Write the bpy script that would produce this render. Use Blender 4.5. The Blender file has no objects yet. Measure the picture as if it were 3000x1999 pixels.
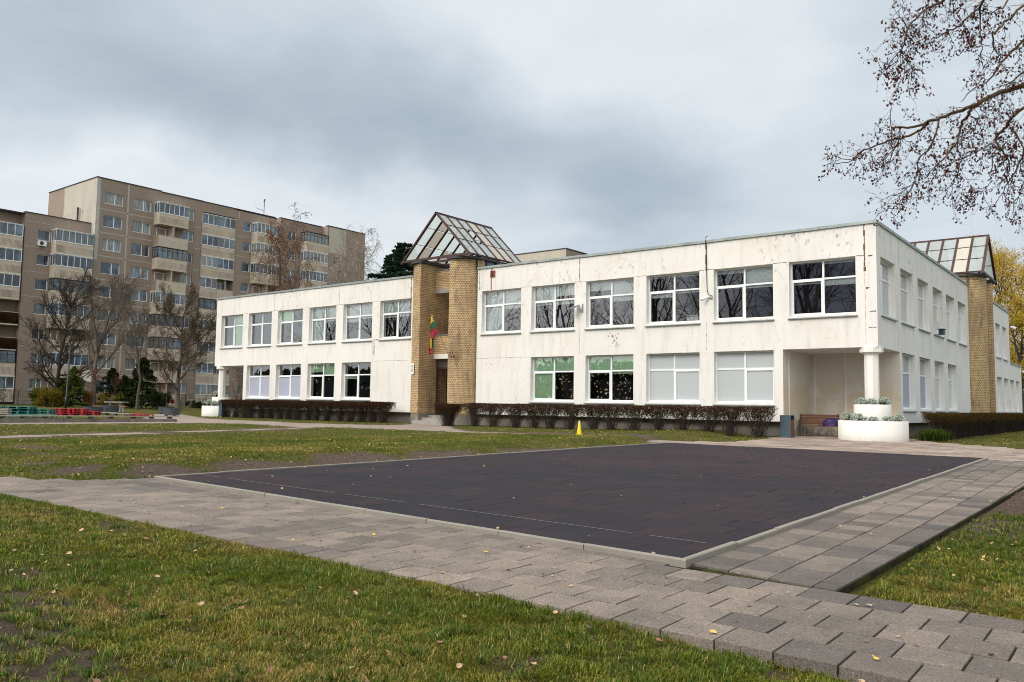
import bpy, math, random
import numpy as np
from mathutils import Vector, Matrix
sc = bpy.context.scene
# ------------------------------------------------------------------ camera, world, sun
RW = np.array([[0.78801, 0.0360, 0.61461], [0.61550, -0.0697, -0.78505], [0.01457, 0.99692, -0.07707]])
_X = np.array([0., 0, 0])
def _basis():
    f = 2406.44; cx, cy = 1500, 999.5
    c = lambda p: np.array([(p[0]-cx)/f, -(p[1]-cy)/f, -1.0])
    X = -c((-1588, 1139.)); X /= np.linalg.norm(X)
    Y = c((3385, 1214.)); Y -= X*(X@Y); Y /= np.linalg.norm(Y)
    return np.array([X, Y, np.cross(X, Y)])
RW = _basis(); FPX = 2406.44; CH = 1.8
cam = bpy.data.cameras.new('camera'); co = bpy.data.objects.new('camera', cam); sc.collection.objects.link(co)
cam.sensor_width = 36; cam.lens = FPX*36/3000; cam.clip_end = 3000; cam.clip_start = .05
M4 = Matrix([list(r)+[0] for r in RW.tolist()]+[[0, 0, 0, 1]]); M4.translation = (0, 0, CH)
co.matrix_world = M4; sc.camera = co
sc.view_settings.view_transform = 'Standard'; sc.view_settings.look = 'None'
sc.view_settings.exposure = 0.55; sc.view_settings.gamma = 1; sc.cycles.filter_width = 1.0
def ray(x, y): return RW @ np.array([(x-1500)/FPX, -(y-999.5)/FPX, -1.0])

SUN_AZ = math.radians(196); SUN_EL = math.radians(38)     # compass angle of the sun, from +Y clockwise
sdir = Vector((math.sin(SUN_AZ)*math.cos(SUN_EL), math.cos(SUN_AZ)*math.cos(SUN_EL), math.sin(SUN_EL)))
sun = bpy.data.lights.new('sun', 'SUN'); sun.energy = .95; sun.angle = math.radians(22); sun.color = (1, .95, .88)
so = bpy.data.objects.new('sun', sun); sc.collection.objects.link(so)
so.rotation_euler = (-sdir).to_track_quat('-Z', 'Y').to_euler()

wd = bpy.data.worlds.new('World'); sc.world = wd; wd.use_nodes = True
wn = wd.node_tree.nodes; wl = wd.node_tree.links; wn.clear()
def WN(t, **k):
    n = wn.new(t)
    for a, b in k.items(): setattr(n, a, b)
    return n
def wmath(op, a, b=None, c=None):
    n = WN('ShaderNodeMath', operation=op)
    for i, v in enumerate((a, b, c)):
        if v is None: continue
        if hasattr(v, 'type'): wl.new(v, n.inputs[i])
        else: n.inputs[i].default_value = v
    return n.outputs[0]
tc = WN('ShaderNodeTexCoord'); vdir = tc.outputs['Generated']
sep = WN('ShaderNodeSeparateXYZ'); wl.new(vdir, sep.inputs[0])
hz = wmath('ADD', wmath('MAXIMUM', sep.outputs[2], 0.0), 0.16)
comb = WN('ShaderNodeCombineXYZ')
wl.new(wmath('DIVIDE', sep.outputs[0], hz), comb.inputs[0]); wl.new(wmath('DIVIDE', sep.outputs[1], hz), comb.inputs[1])
nz = WN('ShaderNodeTexNoise'); nz.inputs['Scale'].default_value = 1.25; nz.inputs['Detail'].default_value = 7; nz.inputs['Roughness'].default_value = .52; nz.inputs['Distortion'].default_value = .35
wl.new(comb.outputs[0], nz.inputs['Vector'])
nz2 = WN('ShaderNodeTexNoise'); nz2.inputs['Scale'].default_value = 5.0; nz2.inputs['Detail'].default_value = 8; nz2.inputs['Roughness'].default_value = .6
wl.new(comb.outputs[0], nz2.inputs['Vector'])
# bend the direction a little with noise so the cloud masses have uneven borders
nd = WN('ShaderNodeTexNoise'); nd.inputs['Scale'].default_value = 4.0; nd.inputs['Detail'].default_value = 5
wl.new(vdir, nd.inputs['Vector'])
vs = WN('ShaderNodeVectorMath', operation='SUBTRACT'); wl.new(nd.outputs['Color'], vs.inputs[0]); vs.inputs[1].default_value = (.5, .5, .5)
vm = WN('ShaderNodeVectorMath', operation='SCALE'); wl.new(vs.outputs[0], vm.inputs[0]); vm.inputs['Scale'].default_value = .22
va = WN('ShaderNodeVectorMath', operation='ADD'); wl.new(vdir, va.inputs[0]); wl.new(vm.outputs[0], va.inputs[1])
vn = WN('ShaderNodeVectorMath', operation='NORMALIZE'); wl.new(va.outputs[0], vn.inputs[0])
def blob(c, width, amp):
    c = np.array(c, float); c /= np.linalg.norm(c)
    d = WN('ShaderNodeVectorMath', operation='DOT_PRODUCT'); wl.new(vn.outputs[0], d.inputs[0]); d.inputs[1].default_value = tuple(c)
    e = wmath('MULTIPLY', wmath('SUBTRACT', d.outputs['Value'], 1.0), 2.0/width**2)
    return wmath('MULTIPLY', wmath('EXPONENT', e), amp)
def total(lst):
    s = lst[0]
    for t in lst[1:]: s = wmath('ADD', s, t)
    return s
DARK = [(-200, 330, .15, .42), (100, 340, .12, .44), (380, 370, .12, .42), (650, 400, .12, .42), (900, 440, .11, .36), (1150, 480, .10, .34), (1400, 480, .11, .38), (1650, 480, .12, .34), (1880, 510, .10, .24), (2080, 470, .09, .20), (1800, 590, .06, .12), (900, 250, .15, .16), (1250, 300, .14, .12), (500, 200, .13, .10), (2350, 400, .10, .08)]
LITE = [(60, 560, .11, -.8), (280, 500, .09, -.6), (620, 560, .11, -.8), (950, 630, .11, -.70), (1300, 680, .09, -.50), (1600, 640, .06, -.26), (1850, 120, .15, -.42), (2150, 250, .10, -.26), (1450, 60, .14, -.24), (700, 20, .16, -.12), (2450, 560, .10, -.10), (150, 60, .12, -.10)]
fld = [blob(ray(a, b), w, s) for a, b, w, s in DARK+LITE]+[blob((-.52, -.85, .10), .07, -.6), blob((-.60, -.80, .16), .06, -.4), blob((-.46, -.88, .16), .08, .5), blob((-.85, -.52, .12), .2, .25)]
nvar = wmath('MULTIPLY', wmath('SUBTRACT', nz.outputs['Fac'], .5), .62)
nvar2 = wmath('MULTIPLY', wmath('SUBTRACT', nz2.outputs['Fac'], .5), .22)
dk = wmath('ADD', wmath('ADD', wmath('MULTIPLY', total(fld), .77), .28), wmath('ADD', nvar, nvar2))
dk = wmath('MAXIMUM', dk, wmath('ADD', wmath('MULTIPLY', nz.outputs['Fac'], .22), wmath('MULTIPLY', nvar2, 1.2)))
ramp = WN('ShaderNodeValToRGB'); wl.new(dk, ramp.inputs[0])
els = ramp.color_ramp.elements
els[0].position = 0.0; els[0].color = (.575, .60, .62, 1)
els[1].position = 1.0; els[1].color = (.20, .255, .305, 1)
for p, c in ((.25, (.46, .505, .545, 1)), (.5, (.345, .40, .45, 1)), (.78, (.245, .30, .355, 1))):
    e = els.new(p); e.color = c
# brighter warm cloud round the hidden sun, and a deep blue cloud bank low behind the camera
glow = blob((-.05, -.70, .72), .72, 1.0)
back = wmath('MINIMUM', wmath('ADD', blob((-.20, -.97, .06), .27, 1.7), blob((-.66, -.75, .03), .10, .5)), 1.0)
sky = WN('ShaderNodeTexSky', sky_type='NISHITA'); sky.sun_disc = False; sky.sun_elevation = SUN_EL; sky.sun_rotation = SUN_AZ; sky.air_density = 1.0; sky.dust_density = 2.0
def wmix(f, a, b, mode='MIX'):
    n = WN('ShaderNodeMix', data_type='RGBA', blend_type=mode)
    if hasattr(f, 'type'): wl.new(f, n.inputs[0])
    else: n.inputs[0].default_value = f
    for i, v in ((6, a), (7, b)):
        if hasattr(v, 'type'): wl.new(v, n.inputs[i])
        else: n.inputs[i].default_value = v
    return n.outputs[2]
c1 = wmix(wmath('MULTIPLY', glow, .85), ramp.outputs[0], (2.7, 2.6, 2.42, 1))
c2 = wmix(wmath('MULTIPLY', back, .97), c1, (.030, .042, .10, 1))
bgc = WN('ShaderNodeBackground'); wl.new(c2, bgc.inputs[0]); bgc.inputs[1].default_value = 1.0
bgs = WN('ShaderNodeBackground'); wl.new(sky.outputs[0], bgs.inputs[0]); bgs.inputs[1].default_value = .1
mxs = WN('ShaderNodeMixShader'); mxs.inputs[0].default_value = .94
wl.new(bgs.outputs[0], mxs.inputs[1]); wl.new(bgc.outputs[0], mxs.inputs[2])
wo = WN('ShaderNodeOutputWorld'); wl.new(mxs.outputs[0], wo.inputs[0])

# ------------------------------------------------------------------ helpers
rng = np.random.default_rng(7); random.seed(7)
def sstep(a, b, x):
    t = np.clip((x-a)/(b-a), 0, 1); return t*t*(3-2*t)
def zg(x, y):
    x = np.asarray(x, float); y = np.asarray(y, float)
    return .46 - .0055*np.clip(x, -13, 5) + .0075*np.clip(y, -5, 31) + .27*sstep(-62, -84, x)
def G(px, py):
    d = ray(px, py); z = .6; P = None
    for _ in range(80):
        t = (z-CH)/d[2]; P = d*t; z = .5*z+.5*float(zg(P[0], P[1]))
    return P[0], P[1]
def at_y(px, py, y): d = ray(px, py); t = y/d[1]; return np.array([d[0]*t, y, CH+d[2]*t])
def at_x(px, py, x): d = ray(px, py); t = x/d[0]; return np.array([x, d[1]*t, CH+d[2]*t])
def at_d(px, py, dep):
    d = ray(px, py); return d*dep + np.array([0, 0, CH])   # depth along the view axis (ray has camera z = -1)

def link(o, parent=None):
    if o.name not in sc.collection.objects: sc.collection.objects.link(o)
    if parent: o.parent = parent
    return o
def tag(o, label=None, cat=None, group=None, kind=None):
    if label: o['label'] = label
    if cat: o['category'] = cat
    if group: o['group'] = group
    if kind: o['kind'] = kind
    return o
def thing(name, loc, label, cat, group=None, rz=0):
    o = link(bpy.data.objects.new(name, None)); o.location = loc; o.rotation_euler.z = rz; o.empty_display_size = .2
    return tag(o, label, cat, group)
def copy_tree(o, parent=None):
    c = o.copy(); sc.collection.objects.link(c)
    if parent: c.parent = parent
    for ch in list(o.children): copy_tree(ch, c)
    return c

class MB:
    def __init__(s): s.v = []; s.f = []; s.m = []; s.uv = []; s.has_uv = False
    def poly(s, pts, mi=0, uv=None):
        n = len(s.v); s.v += [tuple(map(float, p)) for p in pts]; s.f.append(tuple(range(n, n+len(pts)))); s.m.append(mi)
        s.uv.append(uv if uv else [(0, 0)]*len(pts)); s.has_uv |= bool(uv)
    def box(s, a, b, mi=0):
        x0, y0, z0 = a; x1, y1, z1 = b
        if x0 > x1: x0, x1 = x1, x0
        if y0 > y1: y0, y1 = y1, y0
        if z0 > z1: z0, z1 = z1, z0
        P = [(x0, y0, z0), (x1, y0, z0), (x1, y1, z0), (x0, y1, z0), (x0, y0, z1), (x1, y0, z1), (x1, y1, z1), (x0, y1, z1)]
        n = len(s.v); s.v += P
        for q in ((0, 3, 2, 1), (4, 5, 6, 7), (0, 1, 5, 4), (1, 2, 6, 5), (2, 3, 7, 6), (3, 0, 4, 7)):
            s.f.append(tuple(n+i for i in q)); s.m.append(mi); s.uv.append([(0, 0)]*4)
    def obox(s, c, ax, ay, az, mi=0):
        c = np.array(c, float); ax, ay, az = (np.array(t, float) for t in (ax, ay, az))
        n = len(s.v)
        for sx, sy, sz in ((-1, -1, -1), (1, -1, -1), (1, 1, -1), (-1, 1, -1), (-1, -1, 1), (1, -1, 1), (1, 1, 1), (-1, 1, 1)):
            s.v.append(tuple(c+ax*sx+ay*sy+az*sz))
        for q in ((0, 3, 2, 1), (4, 5, 6, 7), (0, 1, 5, 4), (1, 2, 6, 5), (2, 3, 7, 6), (3, 0, 4, 7)):
            s.f.append(tuple(n+i for i in q)); s.m.append(mi); s.uv.append([(0, 0)]*4)
    def bar(s, p, q, w, h=None, mi=0, up=(0, 0, 1)):
        p = np.array(p, float); q = np.array(q, float); h = h or w; d = q-p; L = np.linalg.norm(d); d /= L
        u = np.array(up, float)
        if abs(d@u) > .95: u = np.array([1., 0, 0])
        a = np.cross(d, u); a /= np.linalg.norm(a); b = np.cross(a, d)
        s.obox((p+q)/2, a*w/2, d*L/2, b*h/2, mi)
    def tube(s, pts, r, n=8, mi=0, cap=True):
        pts = [np.array(p, float) for p in pts]; rs = r if isinstance(r, (list, tuple)) else [r]*len(pts)
        base = len(s.v)
        for i, p in enumerate(pts):
            d = pts[min(i+1, len(pts)-1)]-pts[max(i-1, 0)]; d /= max(np.linalg.norm(d), 1e-9)
            u = np.array([0, 0, 1.]) if abs(d[2]) < .9 else np.array([1., 0, 0])
            a = np.cross(d, u); a /= np.linalg.norm(a); b = np.cross(d, a)
            for k in range(n):
                t = 2*math.pi*k/n; s.v.append(tuple(p+(a*math.cos(t)+b*math.sin(t))*rs[i]))
        for i in range(len(pts)-1):
            for k in range(n):
                a0 = base+i*n+k; a1 = base+i*n+(k+1) % n
                s.f.append((a0, a1, a1+n, a0+n)); s.m.append(mi); s.uv.append([(0, 0)]*4)
        if cap:
            s.f.append(tuple(base+k for k in range(n))[::-1]); s.m.append(mi); s.uv.append([(0, 0)]*n)
            s.f.append(tuple(base+(len(pts)-1)*n+k for k in range(n))); s.m.append(mi); s.uv.append([(0, 0)]*n)
    def lathe(s, prof, n=24, c=(0, 0, 0), mi=0, ph=0):
        base = len(s.v)
        for r, z in prof:
            for k in range(n):
                t = 2*math.pi*k/n+ph; s.v.append((c[0]+r*math.cos(t), c[1]+r*math.sin(t), c[2]+z))
        for i in range(len(prof)-1):
            for k in range(n):
                a0 = base+i*n+k; a1 = base+i*n+(k+1) % n
                s.f.append((a0, a1, a1+n, a0+n)); s.m.append(mi); s.uv.append([(0, 0)]*4)
        s.f.append(tuple(base+(len(prof)-1)*n+k for k in range(n))); s.m.append(mi); s.uv.append([(0, 0)]*n)
        s.f.append(tuple(base+k for k in range(n))[::-1]); s.m.append(mi); s.uv.append([(0, 0)]*n)
    def build(s, name, mats, parent=None, smooth=False, at=None):
        me = bpy.data.meshes.new(name)
        v = s.v if at is None else (np.array(s.v)-np.array(at)).tolist()
        me.from_pydata(v, [], s.f)
        for m_ in (mats if isinstance(mats, (list, tuple)) else [mats]): me.materials.append(m_)
        me.polygons.foreach_set('material_index', s.m)
        if s.has_uv:
            l = me.uv_layers.new(name='UVMap'); l.data.foreach_set('uv', [c for f in s.uv for p in f for c in p])
        if smooth: me.polygons.foreach_set('use_smooth', [True]*len(s.f))
        me.update()
        o = bpy.data.objects.new(name, me); link(o, parent)
        if at is not None: o.location = at
        return o
def rel(o, parent):
    """child geometry given in world coordinates: cancel the parent's transform"""
    o.parent = parent; o.matrix_parent_inverse = Matrix.LocRotScale(parent.location, parent.rotation_euler, None).inverted(); return o
def fast_mesh(name, V, F, mat, attr=None, smooth=False, mi=None):
    """V (n,3), F (m,k) arrays, attr: dict name -> (n,) float or (n,4) colour"""
    me = bpy.data.meshes.new(name); V = np.asarray(V, np.float32); F = np.asarray(F, np.int32); k = F.shape[1]
    me.vertices.add(len(V)); me.vertices.foreach_set('co', V.ravel())
    me.loops.add(F.size); me.loops.foreach_set('vertex_index', F.ravel())
    me.polygons.add(len(F)); me.polygons.foreach_set('loop_start', np.arange(0, F.size, k, dtype=np.int32))
    try: me.polygons.foreach_set('loop_total', np.full(len(F), k, np.int32))
    except Exception: pass
    for m_ in (mat if isinstance(mat, (list, tuple)) else [mat]): me.materials.append(m_)
    if mi is not None: me.polygons.foreach_set('material_index', np.asarray(mi, np.int32))
    if smooth: me.polygons.foreach_set('use_smooth', np.ones(len(F), bool))
    for an, av in (attr or {}).items():
        av = np.asarray(av, np.float32)
        if av.ndim == 1: a = me.attributes.new(an, 'FLOAT', 'POINT'); a.data.foreach_set('value', av)
        else: a = me.attributes.new(an, 'FLOAT_COLOR', 'POINT'); a.data.foreach_set('color', av.ravel())
    me.update(calc_edges=True); me.validate()
    return me
def mobj(name, me, parent=None): return link(bpy.data.objects.new(name, me), parent)

# ------------------------------------------------------------------ materials
class NT:
    def __init__(s, name):
        s.m = bpy.data.materials.new(name); s.m.use_nodes = True; s.t = s.m.node_tree; s.n = s.t.nodes
        s.b = s.n['Principled BSDF']; s._g = None
    def new(s, t, **k):
        n = s.n.new(t)
        for a, b in k.items(): setattr(n, a, b)
        return n
    def put(s, inp, v):
        if hasattr(v, 'type') and hasattr(v, 'links'): s.t.links.new(v, inp)
        else: inp.default_value = (tuple(v)+(1,) if isinstance(v, (tuple, list)) and len(v) == 3 and inp.type == 'RGBA' else v)
    def pos(s, scale=(1, 1, 1)):
        g = s.new('ShaderNodeNewGeometry'); m = s.new('ShaderNodeMapping'); s.t.links.new(g.outputs['Position'], m.inputs[0]); m.inputs['Scale'].default_value = scale; return m.outputs[0]
    def obj(s, scale=(1, 1, 1)):
        g = s.new('ShaderNodeTexCoord'); m = s.new('ShaderNodeMapping'); s.t.links.new(g.outputs['Object'], m.inputs[0]); m.inputs['Scale'].default_value = scale; return m.outputs[0]
    def noise(s, vec, scale, detail=4, rough=.55, out='Fac'):
        n = s.new('ShaderNodeTexNoise'); s.t.links.new(vec, n.inputs['Vector']); n.inputs['Scale'].default_value = scale; n.inputs['Detail'].default_value = detail; n.inputs['Roughness'].default_value = rough; return n.outputs[out]
    def ramp(s, f, stops):
        r = s.new('ShaderNodeValToRGB'); s.t.links.new(f, r.inputs[0]); e = r.color_ramp.elements
        for i, (p, c) in enumerate(stops):
            x = e[i] if i < 2 else e.new(p); x.position = p; x.color = tuple(c)+(1,) if isinstance(c, (tuple, list)) else (c, c, c, 1)
        return r.outputs[0]
    def mix(s, f, a, b, mode='MIX'):
        n = s.new('ShaderNodeMix', data_type='RGBA', blend_type=mode); s.put(n.inputs[0], f); s.put(n.inputs[6], a); s.put(n.inputs[7], b); return n.outputs[2]
    def math(s, op, a, b=None):
        n = s.new('ShaderNodeMath', operation=op); s.put(n.inputs[0], a)
        if b is not None: s.put(n.inputs[1], b)
        return n.outputs[0]
    def bump(s, f, dist=.01, strength=.5):
        n = s.new('ShaderNodeBump'); s.t.links.new(f, n.inputs['Height']); n.inputs['Distance'].default_value = dist; n.inputs['Strength'].default_value = strength; s.t.links.new(n.outputs[0], s.b.inputs['Normal'])
    def done(s, col=None, rough=.8, metal=0, spec=None):
        if col is not None: s.put(s.b.inputs['Base Color'], col)
        s.put(s.b.inputs['Roughness'], rough); s.b.inputs['Metallic'].default_value = metal
        if spec is not None: s.b.inputs['Specular IOR Level'].default_value = spec
        return s.m
def plain(name, col, rough=.7, var=.25, scale=6, metal=0, bump=0, spec=None):
    n = NT(name); p = n.obj(); f = n.noise(p, scale, 5)
    c = n.mix(f, tuple(min(1, v*(1-var)) for v in col), tuple(min(1, v*(1+var)) for v in col))
    if bump: n.bump(n.noise(p, scale*8, 4), bump, .6)
    return n.done(c, rough, metal, spec)

def mk_plaster(name, base=(.74, .70, .64), dirt=1.0):
    n = NT(name); p = n.pos(); c = base
    big = n.noise(p, .35, 4); c = n.mix(n.ramp(big, [(.35, 0.), (.7, 1.)]), base, tuple(v*.93 for v in base))
    st = n.noise(n.pos((1.1, 1.1, .16)), 3.2, 6, .6)                              # long vertical runs of dirt
    c = n.mix(n.math('MULTIPLY', n.ramp(st, [(.5, 0.), (.78, 1.)]), .40*dirt), c, (.44, .42, .39))
    sp = n.noise(n.pos((1, 1, .6)), 6.5, 8, .72); zone = n.noise(p, .9, 3)
    spm = n.math('MULTIPLY', n.ramp(sp, [(.55, 0.), (.65, 1.)]), n.ramp(zone, [(.44, 0.), (.60, 1.)]))
    sx = n.new('ShaderNodeSeparateXYZ'); n.t.links.new(p, sx.inputs[0])
    hi = n.new('ShaderNodeMapRange'); n.put(hi.inputs[0], sx.outputs[2]); hi.inputs[1].default_value = 5.5; hi.inputs[2].default_value = 8.4; hi.inputs[3].default_value = .22; hi.inputs[4].default_value = .8
    c = n.mix(n.math('MULTIPLY', spm, n.math('MULTIPLY', hi.outputs[0], dirt)), c, (.22, .21, .20))
    och = n.noise(p, .55, 3); c = n.mix(n.math('MULTIPLY', n.ramp(och, [(.56, 0.), (.72, 1.)]), .22), c, (.66, .55, .38))
    lo = n.new('ShaderNodeMapRange'); n.put(lo.inputs[0], sx.outputs[2]); lo.inputs[1].default_value = 1.0; lo.inputs[2].default_value = .72; lo.inputs[3].default_value = 0; lo.inputs[4].default_value = .6
    c = n.mix(n.math('MULTIPLY', lo.outputs[0], n.noise(p, 9, 4)), c, (.22, .22, .14))
    n.bump(n.noise(p, 45, 5), .004, .5)
    return n.done(c, .88)
def mk_brick(name, bw=.25, stain=.75):
    n = NT(name); uv = n.new('ShaderNodeUVMap'); b = n.new('ShaderNodeTexBrick')
    n.t.links.new(uv.outputs[0], b.inputs['Vector'])
    b.inputs['Scale'].default_value = 1; b.inputs['Brick Width'].default_value = bw; b.inputs['Row Height'].default_value = .088; b.inputs['Mortar Size'].default_value = .010; b.inputs['Mortar Smooth'].default_value = .25
    b.inputs['Color1'].default_value = (0, 0, 0, 1); b.inputs['Color2'].default_value = (1, 1, 1, 1); b.inputs['Mortar'].default_value = (.5, .5, .5, 1); b.inputs['Bias'].default_value = 0
    t = n.ramp(b.outputs['Color'], [(.0, (.52, .33, .15)), (.3, (.66, .47, .22)), (.62, (.74, .56, .29)), (1., (.58, .40, .25))])
    p = n.pos(); c = n.mix(n.math('MULTIPLY', n.ramp(n.noise(p, .8, 3), [(.45, 0.), (.65, 1.)]), .45), t, (.36, .21, .13))
    c = n.mix(n.math('MULTIPLY', n.ramp(n.noise(n.pos((1.4, 1.4, .35)), 2.1, 6, .65), [(.55, 0.), (.72, 1.)]), stain), c, (.13, .08, .055))
    c = n.mix(n.math('MULTIPLY', n.noise(p, 30, 4), .4), c, (.30, .19, .10))
    c = n.mix(b.outputs['Fac'], c, (.13, .09, .06))
    n.bump(n.math('SUBTRACT', 1.0, b.outputs['Fac']), .008, .8)
    return n.done(c, .8)
def mk_pebble(name, base, dark):
    n = NT(name); p = n.pos(); f = n.noise(p, 9, 6, .75)
    c = n.mix(n.ramp(f, [(.35, 0.), (.65, 1.)]), dark, base)
    c = n.mix(n.ramp(n.noise(p, .25, 4), [(.4, 0.), (.65, .45)]), c, tuple(v*.75 for v in base))
    c = n.mix(n.math('MULTIPLY', n.ramp(n.noise(n.pos((.4, .4, .07)), 1.5, 5), [(.5, 0.), (.72, 1.)]), .35), c, tuple(v*.5 for v in base))
    return n.done(c, .92)
def mk_rib(name):
    n = NT(name); p = n.pos(); sx = n.new('ShaderNodeSeparateXYZ'); n.t.links.new(p, sx.inputs[0])
    w = n.math('ADD', sx.outputs[0], sx.outputs[1]); w = n.math('FRACT', n.math('MULTIPLY', w, 8.5))
    g = n.ramp(w, [(.0, 1.), (.16, 1.), (.26, 0.), (.9, 0.)])
    c = n.mix(n.ramp(n.noise(n.pos((.6, .6, .2)), 1.3, 5), [(.4, 0.), (.68, 1.)]), (.58, .49, .38), (.38, .31, .24))
    c = n.mix(n.math('MULTIPLY', g, .9), c, (.10, .085, .075))
    return n.done(c, .9)
M = {}
M['plaster'] = mk_plaster('cream_plaster', (.78, .755, .72), 1.05)
M['plaster_clean'] = mk_plaster('white_painted_plaster', (.82, .80, .76), .45)
M['plaster_side'] = mk_plaster('grey_streaked_plaster', (.76, .76, .745), 1.2)
M['brick'] = mk_brick('yellow_brick'); M['brick_half'] = mk_brick('yellow_brick_headers', .125, .85)
def mk_porch():
    n = NT('stained_porch_plaster'); p = n.pos(); sx = n.new('ShaderNodeSeparateXYZ'); n.t.links.new(p, sx.inputs[0])
    c = n.mix(n.noise(p, 1.2, 4), (.62, .59, .54), (.72, .69, .63))
    f = n.noise(p, 1.1, 5, .6); mr = n.new('ShaderNodeMapRange'); n.put(mr.inputs[0], sx.outputs[2]); mr.inputs[1].default_value = 3.2; mr.inputs[2].default_value = 2.5
    c = n.mix(n.math('MULTIPLY', n.ramp(f, [(.40, 0.), (.50, 1.)]), n.math('MULTIPLY', mr.outputs[0], .75)), c, (.60, .51, .36))
    lo = n.new('ShaderNodeMapRange'); n.put(lo.inputs[0], sx.outputs[2]); lo.inputs[1].default_value = 1.5; lo.inputs[2].default_value = .8
    c = n.mix(n.math('MULTIPLY', lo.outputs[0], n.ramp(n.noise(n.pos((1, 1, .5)), 5, 7, .7), [(.42, 0.), (.6, 1.)])), c, (.07, .065, .06))
    return n.done(c, .9)
M['porch'] = mk_porch()
M['frame'] = plain('white_window_plastic', (.80, .82, .83), .35, .04)
M['frame_brown'] = plain('dark_brown_window_wood', (.06, .03, .022), .5, .3)
M['sill'] = plain('grey_sheet_metal', (.30, .34, .35), .45, .3, 3, .4)
M['flash'] = plain('weathered_zinc_flashing', (.30, .34, .34), .5, .55, 2.2, .5)
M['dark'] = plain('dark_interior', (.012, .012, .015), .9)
M['concrete'] = plain('concrete', (.30, .28, .25), .9, .45, 3, bump=.006)
M['plinth'] = plain('stained_concrete_plinth', (.22, .20, .175), .92, .65, 1.6, bump=.008)
M['rust'] = plain('red_brown_painted_steel', (.055, .020, .016), .6, .5, 5)
M['black_metal'] = plain('dark_grey_metal', (.035, .042, .05), .45, .25)
M['pole'] = plain('black_painted_pole', (.02, .022, .024), .5, .2)
M['wood'] = plain('brown_varnished_wood', (.16, .055, .028), .45, .35, 14)
M['roof'] = plain('dark_bitumen_roof', (.05, .05, .052), .9, .3)
M['beige'] = mk_pebble('beige_panel', (.54, .49, .41), (.44, .40, .33))
M['pebble'] = mk_pebble('brown_pebble_panel', (.40, .315, .25), (.155, .115, .09))
M['rib'] = mk_rib('ribbed_beige_balcony_panel')
M['joint'] = plain('light_grey_panel_joint', (.42, .40, .37), .9, .25, 1.5)
M['crack'] = plain('crumbled_joint', (.15, .10, .065), .95, .7, 12)
M['yellow'] = plain('yellow_plastic', (.82, .60, .01), .45, .06)
M['teal'] = plain('teal_painted_wood', (.035, .19, .17), .7, .4, 8)
M['red'] = plain('red_painted_wood', (.42, .012, .025), .6, .35, 8)
M['plank'] = plain('weathered_wood', (.30, .26, .22), .85, .4, 9)
M['orange_wood'] = plain('orange_wood', (.42, .15, .055), .6, .25)
M['tub'] = plain('grey_plastic_tub', (.055, .063, .078), .55, .25)
M['soil'] = plain('dark_soil', (.05, .035, .025), .95, .4, 12)
M['white'] = plain('white_enamel', (.8, .8, .78), .4, .05)
M['black'] = plain('black_paint', (.01, .01, .01), .5, .1)
def mk_glass(name, refl=.22, tint=(.96, .985, .98)):
    n = NT(name); n.n.remove(n.b); tr = n.new('ShaderNodeBsdfTransparent'); tr.inputs[0].default_value = tint+(1,)
    gl = n.new('ShaderNodeBsdfGlossy'); gl.inputs['Roughness'].default_value = .006; gl.inputs[0].default_value = (.96, .98, 1, 1)
    fr = n.new('ShaderNodeFresnel'); fr.inputs['IOR'].default_value = 1.5
    nb = n.new('ShaderNodeBump'); nb.inputs['Distance'].default_value = .002; nb.inputs['Strength'].default_value = .16
    n.t.links.new(n.noise(n.pos(), 1.7, 2), nb.inputs['Height']); n.t.links.new(nb.outputs[0], gl.inputs['Normal'])
    mx = n.new('ShaderNodeMixShader'); n.t.links.new(n.math('MINIMUM', n.math('ADD', n.math('MULTIPLY', fr.outputs[0], 1.6), refl), 1.0), mx.inputs[0])
    n.t.links.new(tr.outputs[0], mx.inputs[1]); n.t.links.new(gl.outputs[0], mx.inputs[2])
    n.t.links.new(mx.outputs[0], n.n['Material Output'].inputs[0]); return n.m
M['glass'] = mk_glass('window_glass', .17)
M['skyglass'] = (lambda n: (n.b.inputs['Transmission Weight'].__setattr__('default_value', .0), n.done(n.mix(n.noise(n.pos((1, 1, .4)), 2.2, 5), (.50, .60, .58), (.66, .74, .72)), .25))[1])(NT('frosted_greenish_glass'))
def mk_trans(name, col, a=.5, clear=0):
    n = NT(name); n.n.remove(n.b); c = n.mix(n.noise(n.pos(), 2.5, 5), tuple(v*.85 for v in col), col)
    d = n.new('ShaderNodeBsdfDiffuse'); t = n.new('ShaderNodeBsdfTranslucent'); g = n.new('ShaderNodeBsdfGlossy'); g.inputs['Roughness'].default_value = .15
    n.t.links.new(c, d.inputs[0]); n.t.links.new(c, t.inputs[0])
    m1 = n.new('ShaderNodeMixShader'); m1.inputs[0].default_value = a; n.t.links.new(d.outputs[0], m1.inputs[1]); n.t.links.new(t.outputs[0], m1.inputs[2])
    m2 = n.new('ShaderNodeMixShader'); m2.inputs[0].default_value = .14; n.t.links.new(m1.outputs[0], m2.inputs[1]); n.t.links.new(g.outputs[0], m2.inputs[2])
    if clear:
        tp = n.new('ShaderNodeBsdfTransparent'); tp.inputs[0].default_value = (.9, .96, .95, 1); m3 = n.new('ShaderNodeMixShader'); m3.inputs[0].default_value = clear; n.t.links.new(m2.outputs[0], m3.inputs[1]); n.t.links.new(tp.outputs[0], m3.inputs[2]); m2 = m3
    n.t.links.new(m2.outputs[0], n.n['Material Output'].inputs[0]); return n.m
M['skyglass'] = mk_trans('frosted_greenish_glass', (.86, .95, .94), .6, .15)
M['skysheet'] = mk_trans('cream_corrugated_sheet', (.80, .74, .62), .35)
M['blind_green'] = plain('pale_green_blind', (.52, .74, .52), .8, .06)
M['blind_white'] = plain('white_blind', (.62, .68, .67), .8, .06)
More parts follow.
